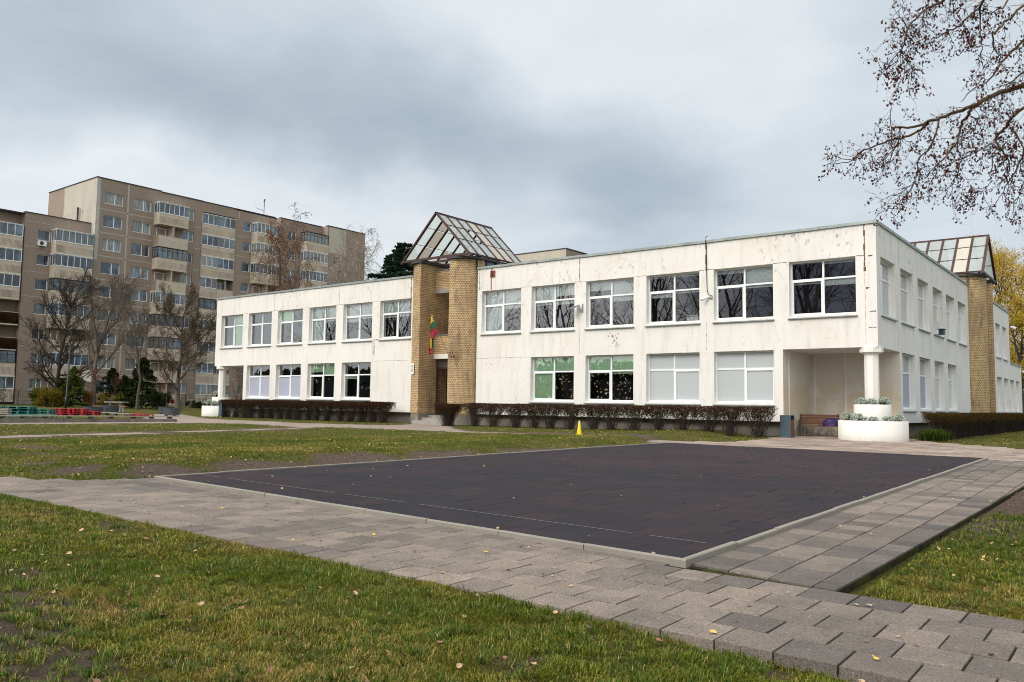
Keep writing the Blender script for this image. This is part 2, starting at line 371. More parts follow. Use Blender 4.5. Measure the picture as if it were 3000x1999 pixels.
M['blind_grey'] = plain('bluish_grey_window_foil', (.36, .39, .48), .7, .05)
M['curtain'] = plain('sheer_curtain', (.55, .58, .56), .9, .25, 12)
def mk_aptglass():
    n = NT('apartment_window_glass'); oi = n.new('ShaderNodeObjectInfo'); p = n.pos()
    c = n.ramp(oi.outputs['Random'], [(0, (.015, .02, .03)), (.28, (.04, .06, .09)), (.5, (.10, .13, .16)), (.72, (.22, .25, .25)), (.9, (.35, .35, .30)), (1, (.05, .04, .04))])
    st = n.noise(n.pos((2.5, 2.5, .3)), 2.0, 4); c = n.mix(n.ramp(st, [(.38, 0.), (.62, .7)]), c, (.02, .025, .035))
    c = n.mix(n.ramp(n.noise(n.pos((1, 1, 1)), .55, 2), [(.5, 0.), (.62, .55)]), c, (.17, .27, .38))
    return n.done(c, .06, 0, .9)
M['aglass'] = mk_aptglass()
def mk_leaf(name, a, b, tr=.3):
    n = NT(name); g = n.new('ShaderNodeNewGeometry'); oi = g.outputs['Random Per Island']
    c = n.mix(oi, a, b); n.b.inputs['Transmission Weight'].default_value = 0
    n.n.remove(n.b); d = n.new('ShaderNodeBsdfDiffuse'); t = n.new('ShaderNodeBsdfTranslucent'); n.t.links.new(c, d.inputs[0]); n.t.links.new(c, t.inputs[0])
    m = n.new('ShaderNodeMixShader'); m.inputs[0].default_value = tr; n.t.links.new(d.outputs[0], m.inputs[1]); n.t.links.new(t.outputs[0], m.inputs[2]); n.t.links.new(m.outputs[0], n.n['Material Output'].inputs[0]); return n.m
M['redleaf'] = mk_leaf('withered_red_brown_leaves', (.045, .012, .010), (.15, .035, .018))
M['hedgeleaf'] = mk_leaf('hedge_leaves', (.030, .018, .010), (.13, .085, .025))
M['hedgetop'] = mk_leaf('reddish_hedge_leaves', (.035, .017, .013), (.10, .050, .030))
M['needle'] = mk_leaf('spruce_needles', (.012, .030, .018), (.035, .065, .040), .15)
M['thuja'] = mk_leaf('thuja_foliage', (.022, .045, .010), (.10, .13, .02), .2)
M['pine'] = mk_leaf('dark_conifer_foliage', (.010, .020, .009), (.035, .050, .018), .15)
M['yellowleaf'] = mk_leaf('yellow_autumn_leaves', (.36, .24, .025), (.72, .50, .08), .4)
M['greenyellow'] = mk_leaf('yellow_green_leaves', (.20, .17, .025), (.60, .42, .05), .4)
M['olive'] = mk_leaf('olive_yellow_leaves', (.05, .055, .012), (.26, .19, .03))
M['birchleaf'] = mk_leaf('orange_brown_birch_leaves', (.13, .055, .02), (.30, .14, .05))
M['silver'] = mk_leaf('silver_grey_foliage', (.30, .36, .30), (.62, .68, .60), .2)
M['redshrub'] = mk_leaf('red_shrub_leaves', (.07, .018, .015), (.22, .05, .04), .3)
def mk_bark(name, a, b, sc_=8):
    n = NT(name); p = n.pos((1, 1, .35)); return n.done(n.mix(n.ramp(n.noise(p, sc_, 6, .7), [(.3, 0.), (.7, 1.)]), a, b), .95)
M['bark'] = mk_bark('grey_brown_bark', (.050, .041, .033), (.15, .122, .098))
M['bark_red'] = mk_bark('reddish_twigs', (.085, .052, .040), (.17, .11, .085))
M['bark_birch'] = mk_bark('pale_birch_bark', (.20, .15, .12), (.42, .36, .31), 5)
M['bark_lichen'] = mk_bark('lichened_bark', (.030, .024, .020), (.15, .095, .035), 10)
M['twig'] = mk_bark('dark_twigs', (.018, .013, .010), (.055, .038, .028))

# ------------------------------------------------------------------ ground
def poly_px(pts): return [G(*p) for p in pts]
NEARPATH = [(-14.3, 4.36), (2.6, 4.36), (2.6, 5.98), (-1.55, 5.98), (-1.55, 6.25), (-3.05, 6.25), (-3.06, 6.17), (-12.15, 6.66), (-12.45, 6.35), (-13.2, 5.5), (-14.3, 5.2)]
def inside(poly, x, y):
    x = np.asarray(x); y = np.asarray(y); r = np.zeros(x.shape, bool); n = len(poly)
    for i in range(n):
        x0, y0 = poly[i]; x1, y1 = poly[(i+1) % n]
        if y0 == y1: continue
        c = ((y0 > y) != (y1 > y)) & (x < (x1-x0)*(y-y0)/(y1-y0)+x0); r ^= c
    return r
def dist_poly(poly, x, y):
    x = np.asarray(x, float); y = np.asarray(y, float); d = np.full(x.shape, 1e9); n = len(poly)
    for i in range(n):
        ax, ay = poly[i]; bx, by = poly[(i+1) % n]; dx, dy = bx-ax, by-ay; L = dx*dx+dy*dy+1e-12
        t = np.clip(((x-ax)*dx+(y-ay)*dy)/L, 0, 1); d = np.minimum(d, np.hypot(x-ax-t*dx, y-ay-t*dy))
    return np.where(inside(poly, x, y), -d, d)
COURT = [(-12.15, 6.66), (-3.06, 6.17), (-3.25, 22.9), (-11.65, 22.6)]
RIGHTPATH = [(-3.06, 6.25), (-1.66, 6.0), (-1.66, 8.2), (-1.72, 14), (-1.74, 18), (-1.7, 22.9), (-3.25, 22.9)]
PLAZA = [(-11.65, 22.65), (-3.2, 22.95), (1.5, 22.9), (1.8, 28.2), (-3.0, 29.0), (-6.0, 31.2), (-6.9, 33.5), (-7.4, 33.9), (-11.0, 33.9), (-11.0, 30.4), (-10.8, 27.4), (-10.9, 25.3), (-12.3, 23.8)]
strip = [(-100, 1239.5), (425, 1236), (432, 1214), (520, 1213), (600, 1226), (700, 1231), (900, 1240), (1130, 1246), (1249, 1242), (1300, 1243), (1329, 1256), (1368, 1263.5), (1546, 1269.5), (1695, 1277), (1800, 1281), (1899, 1287), (2047, 1296), (2166, 1300), (2205, 1303), (1957, 1300), (1928, 1297.5), (1863, 1288), (1750, 1284.5), (1695, 1281.5), (1457, 1271.5), (1278, 1263), (1046, 1253), (868, 1249.5), (719, 1241), (598, 1239), (430, 1240), (-100, 1243)]
strip = [(x, y) for x, y in strip]
FOOT = poly_px(strip)
DESIRE = poly_px([(-60, 1278), (200, 1272), (400, 1266), (560, 1262), (700, 1259), (820, 1254), (900, 1250), (930, 1253), (760, 1260), (600, 1265), (400, 1271), (200, 1277), (-60, 1283)])
def vnoise(x, y, s, seed=0):
    x = np.asarray(x)*s; y = np.asarray(y)*s; xi = np.floor(x).astype(int); yi = np.floor(y).astype(int); fx = x-xi; fy = y-yi
    fx = fx*fx*(3-2*fx); fy = fy*fy*(3-2*fy)
    def h(a, b):
        n = (a*374761393+b*668265263+seed*1442695041) & 0xffffffff; n = ((n ^ (n >> 13))*1274126177) & 0xffffffff; return ((n ^ (n >> 16)) & 0xffff)/65535.
    return (h(xi, yi)*(1-fx)+h(xi+1, yi)*fx)*(1-fy)+(h(xi, yi+1)*(1-fx)+h(xi+1, yi+1)*fx)*fy
def fbm(x, y, s, seed=0, o=4):
    t = 0; a = .5
    for k in range(o): t = t+a*vnoise(x, y, s*2**k, seed+k*17); a *= .5
    return t/(1-.5**o)
def ell(px, py, rx, ry):
    c = G(px, py); return c[0], c[1], rx, ry
SOILS = [  # centre x, y, radius x, radius y, strength  (worn patches)
    (-4.3, 1.75, .5, .26, 1.7), (-5.0, 2.03, .6, .22, 1.5), (-5.8, 2.3, .6, .2, 1.3), (-4.15, 1.95, .35, .22, 1.0), (-5.5, 2.35, .55, .18, 1.0), (-5.0, 2.62, .3, .10, .7), (-6.6, 2.6, .6, .25, .9), (-3.9, 2.25, .3, .12, .6), (-8.2, 4.05, .5, .2, .6), (-9.5, 4.1, .7, .25, .6), (-11, 4.0, .9, .3, .5), (-4.4, 3.3, .5, .3, .25), (-2.6, 3.3, .4, .3, .3),
    (-12.7, 7.2, .8, .7, 1.2), (-12.75, 9.0, .6, 1.3, 1.05), (-12.8, 11.3, .65, 1.4, 1.05), (-12.65, 13.8, .6, 1.6, 1.0), (-12.4, 17, .6, 1.6, 1.0), (-12.2, 20, .45, 1.6, .9),
    (-14.0, 6.3, 1.0, .5, .7), (-15.5, 6.4, 1.5, .5, .5), (-14.5, 7.6, 1.5, .5, .5), (-18, 7.5, 1.8, .5, .6), (-21, 8.5, 2.2, .6, .7), (-1.0, 6.25, .25, .15, .6), (-1.2, 7.4, .2, .6, .35), (-1.5, 10.5, .5, 1.6, .9), (-1.6, 13.5, .8, 2.2, 1.2), (-1.9, 17, .8, 2.0, .8),
    (-1.62, 4.25, .2, .12, .5)]
def soil_at(x, y):
    s = np.zeros(np.shape(x))
    for cx, cy, rx, ry, a in SOILS: s = np.maximum(s, a*np.exp(-(((x-cx)/rx)**2+((y-cy)/ry)**2)*.9))
    for P, w in ((FOOT, .5), (DESIRE, 1.1)):
        d = dist_poly(P, x, y); s = np.maximum(s, .75*np.exp(-np.clip(d, 0, 9)/w))
    s = s + (fbm(x, y, 2.3, 3)-.5)*np.where(y > 6.8, .65, .9) + (fbm(x, y, .6, 9)-.5)*.35
    return np.clip((s-.33)*2.6, 0, 1)
def height(x, y):
    z = zg(x, y)
    dn = np.minimum(dist_poly(NEARPATH, x, y), np.minimum(dist_poly(RIGHTPATH, x, y), dist_poly(COURT, x, y)))
    lawn = sstep(0.0, .35, dn)
    z = z - .015 + lawn*((fbm(x, y, 1.1, 5)-.5)*.05 + (fbm(x, y, 6, 8)-.5)*.014)
    z = z + .16*sstep(.15, .7, dist_poly(COURT, x, y))*sstep(-12.35, -13.7, x)*sstep(5.6, 7.2, y)*np.exp(-np.clip(-14.5-x, 0, 50)*.25)            # earth bank beside the rubber court
    z = z + .022*sstep(-2.6, -3.6, x)*(y < 4.4) - .05*sstep(-2.7, -1.6, x)*np.exp(-np.clip(4.36-y, 0, 5)*.8)*(y < 4.4)                               # lawn worn lower beside the slabs
    z = z + .014*np.exp(-np.clip(x+1.6, 0, 5)*1.2)*(x > -1.7)*(y > 5.9)*(y < 12)
    z = z + .07*np.exp(-(((x+5.0)/1.1)**2+((y-1.7)/.6)**2)) + .035*(fbm(x, y, 2.6, 15)-.5)*(y < 4.2)*sstep(.05, .5, dn)
    pave = np.minimum(np.minimum(dist_poly(NEARPATH, x, y), dist_poly(RIGHTPATH, x, y)), np.minimum(dist_poly(COURT, x, y), np.minimum(dist_poly(PLAZA, x, y), dist_poly(FOOT, x, y))))
    return np.where(pave < 0, z-.055, z)
def spaced(parts):
    out = []
    for a, b, st in parts: out += list(np.arange(a, b, st))
    return np.array(out)
gx = spaced([(-420, -120, 20), (-120, -60, 4), (-60, -24, 1.0), (-24, -15, .3), (-15, -13.2, .12), (-13.2, -11.8, .07), (-11.8, -7, .12), (-7, .8, .05), (.8, 4, .2), (4, 30, 2), (30, 421, 26)])
gy = spaced([(-200, -10, 19), (-10, 0, 1), (0, 1.1, .2), (1.1, 6.5, .055), (6.5, 8, .09), (8, 14, .2), (14, 34, .4), (34, 70, 3), (70, 600, 26)])
XX, YY = np.meshgrid(gx, gy); ZZ = height(XX, YY); SS = soil_at(XX, YY)
nx, ny = len(gx), len(gy); idx = np.arange(nx*ny).reshape(ny, nx)
F = np.stack([idx[:-1, :-1], idx[:-1, 1:], idx[1:, 1:], idx[1:, :-1]], -1).reshape(-1, 4)
def mk_ground():
    n = NT('lawn_and_soil'); p = n.pos(); a = n.new('ShaderNodeAttribute'); a.attribute_name = 'soil'
    g = n.mix(n.ramp(n.noise(p, 2.2, 5, .65), [(.35, 0.), (.68, 1.)]), (.065, .095, .010), (.15, .140, .025))
    g = n.mix(n.ramp(n.noise(p, .55, 4), [(.42, 0.), (.64, .7)]), g, (.20, .155, .055))
    g = n.mix(n.ramp(n.noise(p, 32, 5, .8), [(.38, .9), (.60, 0.)]), g, (.022, .024, .008))
    s = n.mix(n.ramp(n.noise(p, 14, 8, .75), [(.3, 0.), (.72, 1.)]), (.045, .032, .025), (.19, .140, .115))
    dry = n.ramp(n.noise(p, 60, 5, .8), [(.55, 0.), (.7, .5)]); s = n.mix(dry, s, (.24, .19, .10))
    c = n.mix(a.outputs['Fac'], g, s); n.bump(n.noise(p, 26, 9, .8), .05, 1.0)
    return n.done(c, .98, 0, .1)
M['ground'] = mk_ground()
ground = mobj('ground', fast_mesh('ground', np.stack([XX, YY, ZZ], -1).reshape(-1, 3), F, M['ground'], {'soil': SS.ravel()}, True)); ground['kind'] = 'structure'

# paving slabs: every slab a little box with its own tone and tilt, all one sheet
def mk_slab():
    n = NT('concrete_slabs'); a = n.new('ShaderNodeAttribute'); a.attribute_name = 'tone'; p = n.pos()
    c = n.ramp(a.outputs['Fac'], [(0, (.098, .086, .086)), (.2, (.165, .140, .126)), (.5, (.275, .228, .190)), (.85, (.36, .292, .238)), (1, (.43, .348, .28))])
    c = n.mix(n.ramp(n.noise(p, 3.0, 6, .65), [(.4, 0.), (.7, .55)]), c, (.10, .092, .088))
    c = n.mix(n.ramp(n.noise(p, 120, 4, .8), [(.52, 0.), (.68, .75)]), c, (.36, .33, .30)); c = n.mix(n.ramp(n.noise(p, 70, 5, .8), [(.38, .65), (.50, 0.)]), c, (.045, .04, .037))
    c = n.mix(n.ramp(n.noise(p, 26, 2, .4), [(.70, 0.), (.73, .5)]), c, (.42, .40, .36))
    c = n.mix(n.ramp(n.noise(p, 90, 5, .7), [(.35, .5), (.55, 0.)]), c, (.06, .055, .05))
    n.bump(n.noise(p, 120, 5, .8), .006, .8); return n.done(c, .95, 0, .15)
M['slab'] = mk_slab()
def mk_pink():
    n = NT('pinkish_far_slabs'); a = n.new('ShaderNodeAttribute'); a.attribute_name = 'tone'; p = n.pos()
    c = n.ramp(a.outputs['Fac'], [(0, (.17, .13, .11)), (.3, (.27, .21, .175)), (.7, (.34, .265, .22)), (1, (.39, .31, .26))])
    c = n.mix(n.ramp(n.noise(p, 1.4, 6, .65), [(.42, 0.), (.7, .6)]), c, (.15, .125, .11)); return n.done(c, .9, 0, .2)
M['pink'] = mk_pink()
def clip_poly(q, P):
    ar = sum(P[i][0]*P[(i+1) % len(P)][1]-P[(i+1) % len(P)][0]*P[i][1] for i in range(len(P)))
    if ar < 0: P = P[::-1]
    for i in range(len(P)):
        ax, ay = P[i]; bx, by = P[(i+1) % len(P)]; out = []
        for k in range(len(q)):
            c, d = q[k], q[(k+1) % len(q)]; sc_ = (bx-ax)*(c[1]-ay)-(by-ay)*(c[0]-ax); sd = (bx-ax)*(d[1]-ay)-(by-ay)*(d[0]-ax)
            if sc_ >= 0: out.append(c)
            if (sc_ >= 0) != (sd >= 0): t = sc_/(sc_-sd); out.append((c[0]+(d[0]-c[0])*t, c[1]+(d[1]-c[1])*t))
        q = out
        if len(q) < 3: return []
    return q
def slabs(name, poly, sx, sy, bond, mat, x0=0, y0=0, gap=.006, lift=0.0, shear=0.0, tones=(0, 1), th=.07, rough=.0016, tonef=None, clip=False):
    xs = [p[0] for p in poly]; ys = [p[1] for p in poly]; V = []; F = []; T = []
    for j in range(int((min(ys)-y0)/sy)-1, int((max(ys)-y0)/sy)+2):
        off = (bond*(j % 2))*sx + (rng.uniform(-.012, .012) if bond else 0)
        for i in range(int((min(xs)-x0)/sx)-2, int((max(xs)-x0)/sx)+2):
            ax = x0+i*sx+off; ay = y0+j*sy
            q = np.array([[ax+gap, ay+gap], [ax+sx-gap, ay+gap], [ax+sx-gap, ay+sy-gap], [ax+gap, ay+sy-gap]])
            if rough > .001: q += rng.normal(0, .0012, 2)
            q[:, 0] += shear*(q[:, 1]-6); cxy = q.mean(0)
            if clip:
                q = clip_poly([tuple(p) for p in q], poly)
                if len(q) < 3: continue
                q = np.array(q)
            elif not inside(poly, cxy[0], cxy[1]): continue
            t = rng.uniform(*tones); t = tonef(cxy, t) if tonef else t
            n = len(q); zz = zg(q[:, 0], q[:, 1])+lift+rng.normal(0, rough*.5)+(q-cxy)@rng.normal(0, rough, 2)*2.5
            b = len(V); e = .0035; inn = cxy+(q-cxy)*(1-1.6*e/sx)
            V += [(a[0], a[1], z-th) for a, z in zip(q, zz)]+[(a[0], a[1], z-e*.7) for a, z in zip(q, zz)]+[(a[0], a[1], z) for a, z in zip(inn, zz)]
            T += [t]*(3*n)
            for k in range(n):
                k2 = (k+1) % n; F += [(b+k, b+k2, b+n+k2, b+n+k), (b+n+k, b+n+k2, b+2*n+k2, b+2*n+k)]
            F.append(tuple(range(b+2*n, b+3*n)))
    me = bpy.data.meshes.new(name); me.from_pydata([tuple(map(float, v)) for v in V], [], F); me.materials.append(mat)
    at = me.attributes.new('tone', 'FLOAT', 'POINT'); at.data.foreach_set('value', T)
    o = mobj(name, me); o['kind'] = 'structure'; return o
NP2 = [(-14.3, 4.40), (2.6, 4.40), (2.6, 6.05), (-3.0, 6.12), (-3.1, 6.3), (-12.1, 6.8), (-12.45, 6.35), (-13.2, 5.6), (-14.3, 5.2)]
dk_t = lambda c, t: min(1, max(0, t*.66+.19+.25*(vnoise(c[0], c[1], .6, 4)-.5)*2+(.12 if c[0] < -6 else 0)-(.15 if c[0] > -2 else 0)))
slabs('paving', NP2, .335, .335, .5, M['slab'], .02, 4.42, .0062, .0, 0, (0, .8), tonef=dk_t)
slabs('paving', [(-3.1, 6.32), (-1.66, 6.11), (-1.66, 8.2), (-1.72, 14), (-1.74, 18), (-1.7, 22.8), (-3.3, 22.8)], .345, .335, 0, M['slab'], -3.04, 6.1, .0062, .0, -.017, (0, .75), tonef=dk_t, clip=True)
slabs('forecourt_paving', PLAZA, .5, .5, .5, M['pink'], .1, 22.9, .006, .0, 0, (.15, 1))
# narrow concrete footpath along the building
def flat_poly(name, poly, lift, mat, th=.05, step=None):
    V = []; b = MB(); top = [(x, y, float(zg(x, y))+lift) for x, y in poly]; b.poly(top)
    for i in range(len(top)):
        a, c = top[i], top[(i+1) % len(top)]; b.poly([(a[0], a[1], a[2]-th), (c[0], c[1], c[2]-th), c, a])
    return b.build(name, mat)
def grid_poly(name, poly, lift, mat, sx, sy):
    xs = [p[0] for p in poly]; ys = [p[1] for p in poly]
    return slabs(name, poly, sx, sy, 0, mat, 0, 0, 0.0, lift, 0, (.3, 1), rough=.0008)
def mk_foot():
    n = NT('worn_concrete_footpath'); p = n.pos(); c = n.mix(n.noise(p, .9, 6, .7), (.16, .125, .105), (.40, .33, .28))
    return n.done(n.mix(n.ramp(n.noise(p, 5, 6, .7), [(.55, 0.), (.75, .5)]), c, (.11, .09, .075)), .92, 0, .2)
M['foot'] = mk_foot()
grid_poly('footpath', FOOT, -.006, M['foot'], .4, .4)
grid_poly('footpath', DESIRE, -.006, M['foot'], .4, .25)
def mk_moss():
    n = NT('mossy_sandy_joints'); p = n.pos(); return n.done(n.mix(n.ramp(n.noise(p, 7, 5, .7), [(.42, 0.), (.6, 1.)]), (.030, .025, .019), (.050, .060, .012)), 1.0, 0, .1)
M['moss'] = mk_moss()
slabs('joint_moss', NP2, .5, .5, 0, M['moss'], 0, 0, 0, -.015, rough=.0008, clip=False)
slabs('joint_moss', RIGHTPATH, .4, .4, 0, M['moss'], 0, 0, 0, -.016, rough=.0008, clip=True)
# rubber court
def mk_rubber():
    n = NT('rubber_tiles'); a = n.new('ShaderNodeAttribute'); a.attribute_name = 'tone'; p = n.pos()
    c = n.ramp(a.outputs['Fac'], [(0, (.030, .030, .038)), (.35, (.035, .031, .038)), (.65, (.043, .034, .039)), (1, (.053, .035, .038))])
    c = n.mix(n.ramp(n.noise(p, 180, 3, .7), [(.5, 0.), (.75, .5)]), c, (.085, .075, .078))
    c = n.mix(n.ramp(n.noise(p, .5, 5), [(.4, 0.), (.7, .3)]), c, (.032, .025, .028))
    n.bump(n.noise(p, 190, 3, .7), .005, .8); return n.done(c, 1.0, 0, .12)
M['rubber'] = mk_rubber()
rub_t = lambda c, t: min(1, max(0, .45+.6*(vnoise(c[0], c[1], .33, 21)-.5)+(t-.5)*.75))
slabs('court', [(-12.1, 6.72), (-3.12, 6.25), (-3.30, 22.88), (-11.6, 22.58)], .5, .5, .5, M['rubber'], -.13, 6.22, .0038, .030, -.01, (0, 1), .05, rough=.0012, tonef=rub_t, clip=True)
b = MB(); Ax, Ay, Bx, By = -12.02, 7.36, -3.28, 7.12
for k in range(44):
    if rng.uniform() < .04: continue
    t0, t1 = k/44, (k+1.0)/44; q = []
    for t, s in ((t0, -1), (t1, -1), (t1, 1), (t0, 1)):
        x = Ax+(Bx-Ax)*t; y = Ay+(By-Ay)*t+s*.008; q.append((x, y, float(zg(x, y))+.0345))
    b.poly(q)
o = b.build('court_line', plain('faded_white_line', (.20, .18, .175), .9, .5, 18)); o['kind'] = 'structure'
# kerbs
def kerb(name, p, q, w, top, depth=.16, seg=1.0, label=None):
    p = np.array(p, float); q = np.array(q, float); L = np.linalg.norm(q-p); d = (q-p)/L; nrm = np.array([-d[1], d[0]]); n = max(1, int(L/seg)); b = MB()
    for i in range(n):
        a = p+d*(L*i/n+.004); c = p+d*(L*(i+1)/n-.004); hz_ = top+rng.normal(0, .003)
        za = float(zg(*a))+hz_; zc = float(zg(*c))+hz_+rng.normal(0, .002); e = .008; off = nrm*rng.normal(0, .003)
        a = a+off; c = c+off
        prof = [(-w/2, -depth), (-w/2, -e), (-w/2+e, 0), (w/2-e, 0), (w/2, -e), (w/2, -depth)]
        A = [(a[0]+nrm[0]*u, a[1]+nrm[1]*u, za+v) for u, v in prof]; C = [(c[0]+nrm[0]*u, c[1]+nrm[1]*u, zc+v) for u, v in prof]
        for k in range(len(prof)-1): b.poly([A[k], A[k+1], C[k+1], C[k]])
        b.poly(A[::-1]); b.poly(C)
    o = b.build(name, M['kerb']); o['kind'] = 'structure'; return o
def mk_kerb():
    n = NT('kerb_concrete'); p = n.pos(); c = n.mix(n.noise(p, 2, 6, .6), (.19, .178, .152), (.31, .285, .24))
    c = n.mix(n.ramp(n.noise(p, 30, 5, .7), [(.55, 0.), (.7, .5)]), c, (.16, .16, .12)); n.bump(n.noise(p, 120, 4), .002, .5); return n.done(c, .9)
M['kerb'] = mk_kerb()
kerb('kerb', (-12.16, 6.70), (-3.02, 6.21), .062, .047)
kerb('kerb', (-3.06, 6.25), (-3.25, 22.9), .062, .047)
kerb('kerb', (-12.16, 6.73), (-11.66, 22.6), .05, .045)

# ------------------------------------------------------------------ grass blades, fallen leaves
FANG = math.atan2(-.61461, .78505)   # viewing azimuth
def scatter(n, r0, r1, pw=1.0):
    """points in the view wedge between r0 and r1 metres"""
    u = rng.uniform(0, 1, n); r = r0+(r1-r0)*u**pw; half = math.radians(36.5)
    cen = math.atan2(.785, -.6146); th = cen+rng.uniform(-half, half, n)
    return r*np.cos(th), r*np.sin(th), r
PAVED = [NP2, COURT, RIGHTPATH, PLAZA, FOOT, DESIRE]
def off_paving(x, y, m=0.0):
    ok = np.ones(x.shape, bool)
    for P in PAVED: ok &= dist_poly(P, x, y) > m
    ok &= ~((y > 30.6) & (x > -49.2) & (x < -7.5)) & ~((x < -6.9) & (x > -11.2) & (y > 30))
    return ok
def blades(name, n, r0, r1, hmin, hmax, w, pw, seg2=True, density=1.0, bend=.55):
    x, y, r = scatter(n, r0, r1, pw); ok = off_paving(x, y, -.09*rng.uniform(0, 1, n)**3.5-.01)
    s = soil_at(x, y); clump = fbm(x, y, 7, 31, 3)
    ok &= rng.uniform(0, 1, n) > np.clip(s*1.03-.35*(clump > .66), 0, .985); ok &= rng.uniform(0, 1, n) < (.05+1.7*clump**1.3)*density
    x, y, r, s, clump = (t[ok] for t in (x, y, r, s, clump)); n = len(x); z = height(x, y)-.004
    hgt = rng.uniform(hmin, hmax, n)*(.35+1.5*clump**1.5)*(1-.3*s); th = rng.uniform(0, 2*np.pi, n); lean = rng.uniform(.2, 1.5, n)*bend*1.7; ww = w*rng.uniform(.6, 1.35, n)
    # local wind/trample direction
    ld = th*.8+7.0*fbm(x, y, 1.6, 55, 2)
    dx, dy = np.cos(ld), np.sin(ld); px_, py_ = -np.sin(th), np.cos(th)
    P0 = np.stack([x, y, z], -1); side = np.stack([px_, py_, np.zeros(n)], -1)*ww[:, None]/2
    mid = P0+np.stack([dx*hgt*lean*.28, dy*hgt*lean*.28, hgt*.62], -1); tip = P0+np.stack([dx*hgt*lean, dy*hgt*lean, hgt*np.maximum(.18, 1.02-.62*lean)], -1)
    V = np.stack([P0-side, P0+side, mid+side*.8, mid-side*.8, tip], 1).reshape(-1, 3)
    b = np.arange(n)[:, None]*5
    F = np.concatenate([b+np.array([[0, 1, 2]]), b+np.array([[0, 2, 3]]), b+np.array([[3, 2, 4]])], 0)
    patch = fbm(x, y, .8, 77, 3)-.05+rng.normal(0, .16, n)
    g1 = np.array([.040, .088, .006]); g2 = np.array([.135, .180, .008]); g3 = np.array([.27, .225, .028]); g4 = np.array([.42, .29, .11])
    t = np.clip(patch+.45*s*rng.uniform(0, 1, n)+.03, 0, 1)[:, None]
    c = np.where(t < .45, g1+(g2-g1)*np.clip(t/.45, 0, 1), np.where(t < .68, g2+(g3-g2)*(t-.45)/.23, g3+(g4-g3)*np.clip((t-.68)/.2, 0, 1)))
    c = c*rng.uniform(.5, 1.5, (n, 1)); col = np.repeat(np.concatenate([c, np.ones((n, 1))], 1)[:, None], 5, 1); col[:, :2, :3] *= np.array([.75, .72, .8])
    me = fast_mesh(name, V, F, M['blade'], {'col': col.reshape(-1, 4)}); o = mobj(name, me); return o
def mk_blade():
    n = NT('grass_blades'); a = n.new('ShaderNodeAttribute'); a.attribute_name = 'col'; n.n.remove(n.b)
    d = n.new('ShaderNodeBsdfDiffuse'); t = n.new('ShaderNodeBsdfTranslucent'); g = n.new('ShaderNodeBsdfGlossy'); g.inputs['Roughness'].default_value = .45; g.inputs[0].default_value = (.6, .65, .5, 1)
    n.t.links.new(a.outputs['Color'], d.inputs[0]); n.t.links.new(a.outputs['Color'], t.inputs[0])
    m = n.new('ShaderNodeMixShader'); m.inputs[0].default_value = .3; n.t.links.new(d.outputs[0], m.inputs[1]); n.t.links.new(t.outputs[0], m.inputs[2])
    m2 = n.new('ShaderNodeMixShader'); m2.inputs[0].default_value = .05; n.t.links.new(m.outputs[0], m2.inputs[1]); n.t.links.new(g.outputs[0], m2.inputs[2]); n.t.links.new(m2.outputs[0], n.n['Material Output'].inputs[0]); return n.m
M['blade'] = mk_blade()
for nm, args in (('near', (340000, 3.2, 7.2, .012, .055, .0045, .9)), ('mid', (260000, 7, 13, .015, .05, .0078, .95)), ('far', (190000, 12.5, 27, .022, .055, .014, .9)), ('beyond', (80000, 26, 62, .03, .06, .03, .8))):
    o = blades('grass', *args); tag(o, {'near': 'short green and straw-coloured grass in the foreground lawn', 'mid': 'trampled lawn grass beside the slab path', 'far': 'worn lawn grass beyond the path and beside the rubber court', 'beyond': 'far lawn grass towards the building and the pallets'}[nm], 'grass', kind='stuff')
# leaves on the ground: the largest are individuals, the far litter is one mass
def tufts(n, r0, r1, k=26):
    cx, cy, r = scatter(n, r0, r1, .9); sl = soil_at(cx, cy); ok = off_paving(cx, cy, .01) & (fbm(cx, cy, 1.3, 41, 3)+.25*(sl > .2)+rng.uniform(-.25, .25, n) > .52); cx, cy = cx[ok], cy[ok]; m = len(cx)
    R_ = rng.uniform(.02, .055, m); x = np.repeat(cx, k)+rng.normal(0, 1, m*k)*np.repeat(R_, k)*.45; y = np.repeat(cy, k)+rng.normal(0, 1, m*k)*np.repeat(R_, k)*.45; n = m*k; z = height(x, y)-.005
    dx = x-np.repeat(cx, k); dy = y-np.repeat(cy, k); a = np.arctan2(dy, dx)+rng.normal(0, .7, n); h = np.repeat(rng.uniform(.035, .085, m), k)*rng.uniform(.5, 1.2, n); ln = rng.uniform(.2, 1.4, n); w = rng.uniform(.003, .0055, n)
    P0 = np.stack([x, y, z], -1); sd = np.stack([-np.sin(a), np.cos(a), np.zeros(n)], -1)*w[:, None]/2; mid = P0+np.stack([np.cos(a)*h*ln*.4, np.sin(a)*h*ln*.4, h*.65], -1); tip = P0+np.stack([np.cos(a)*h*ln, np.sin(a)*h*ln, h*np.maximum(.15, 1-.6*ln)], -1)
    V = np.stack([P0-sd, P0+sd, mid+sd*.8, mid-sd*.8, tip], 1).reshape(-1, 3); b = np.arange(n)[:, None]*5; F = np.concatenate([b+np.array([[0, 1, 2]]), b+np.array([[0, 2, 3]]), b+np.array([[3, 2, 4]])], 0)
    base = np.repeat(rng.uniform(0, 1, m), k)[:, None]; c = np.array([.032, .085, .006])*(1-base)+np.array([.12, .165, .010])*base; dry = (rng.uniform(0, 1, n) < .16)[:, None]; c = np.where(dry, np.array([.36, .26, .09]), c)*rng.uniform(.55, 1.4, (n, 1))
    col = np.repeat(np.concatenate([c, np.ones((n, 1))], 1)[:, None], 5, 1); me = fast_mesh('grass_tufts', V, F, M['blade'], {'col': col.reshape(-1, 4)}); tag(mobj('grass_tufts', me), 'darker green grass tufts standing up from the worn lawns', 'grass', kind='stuff')
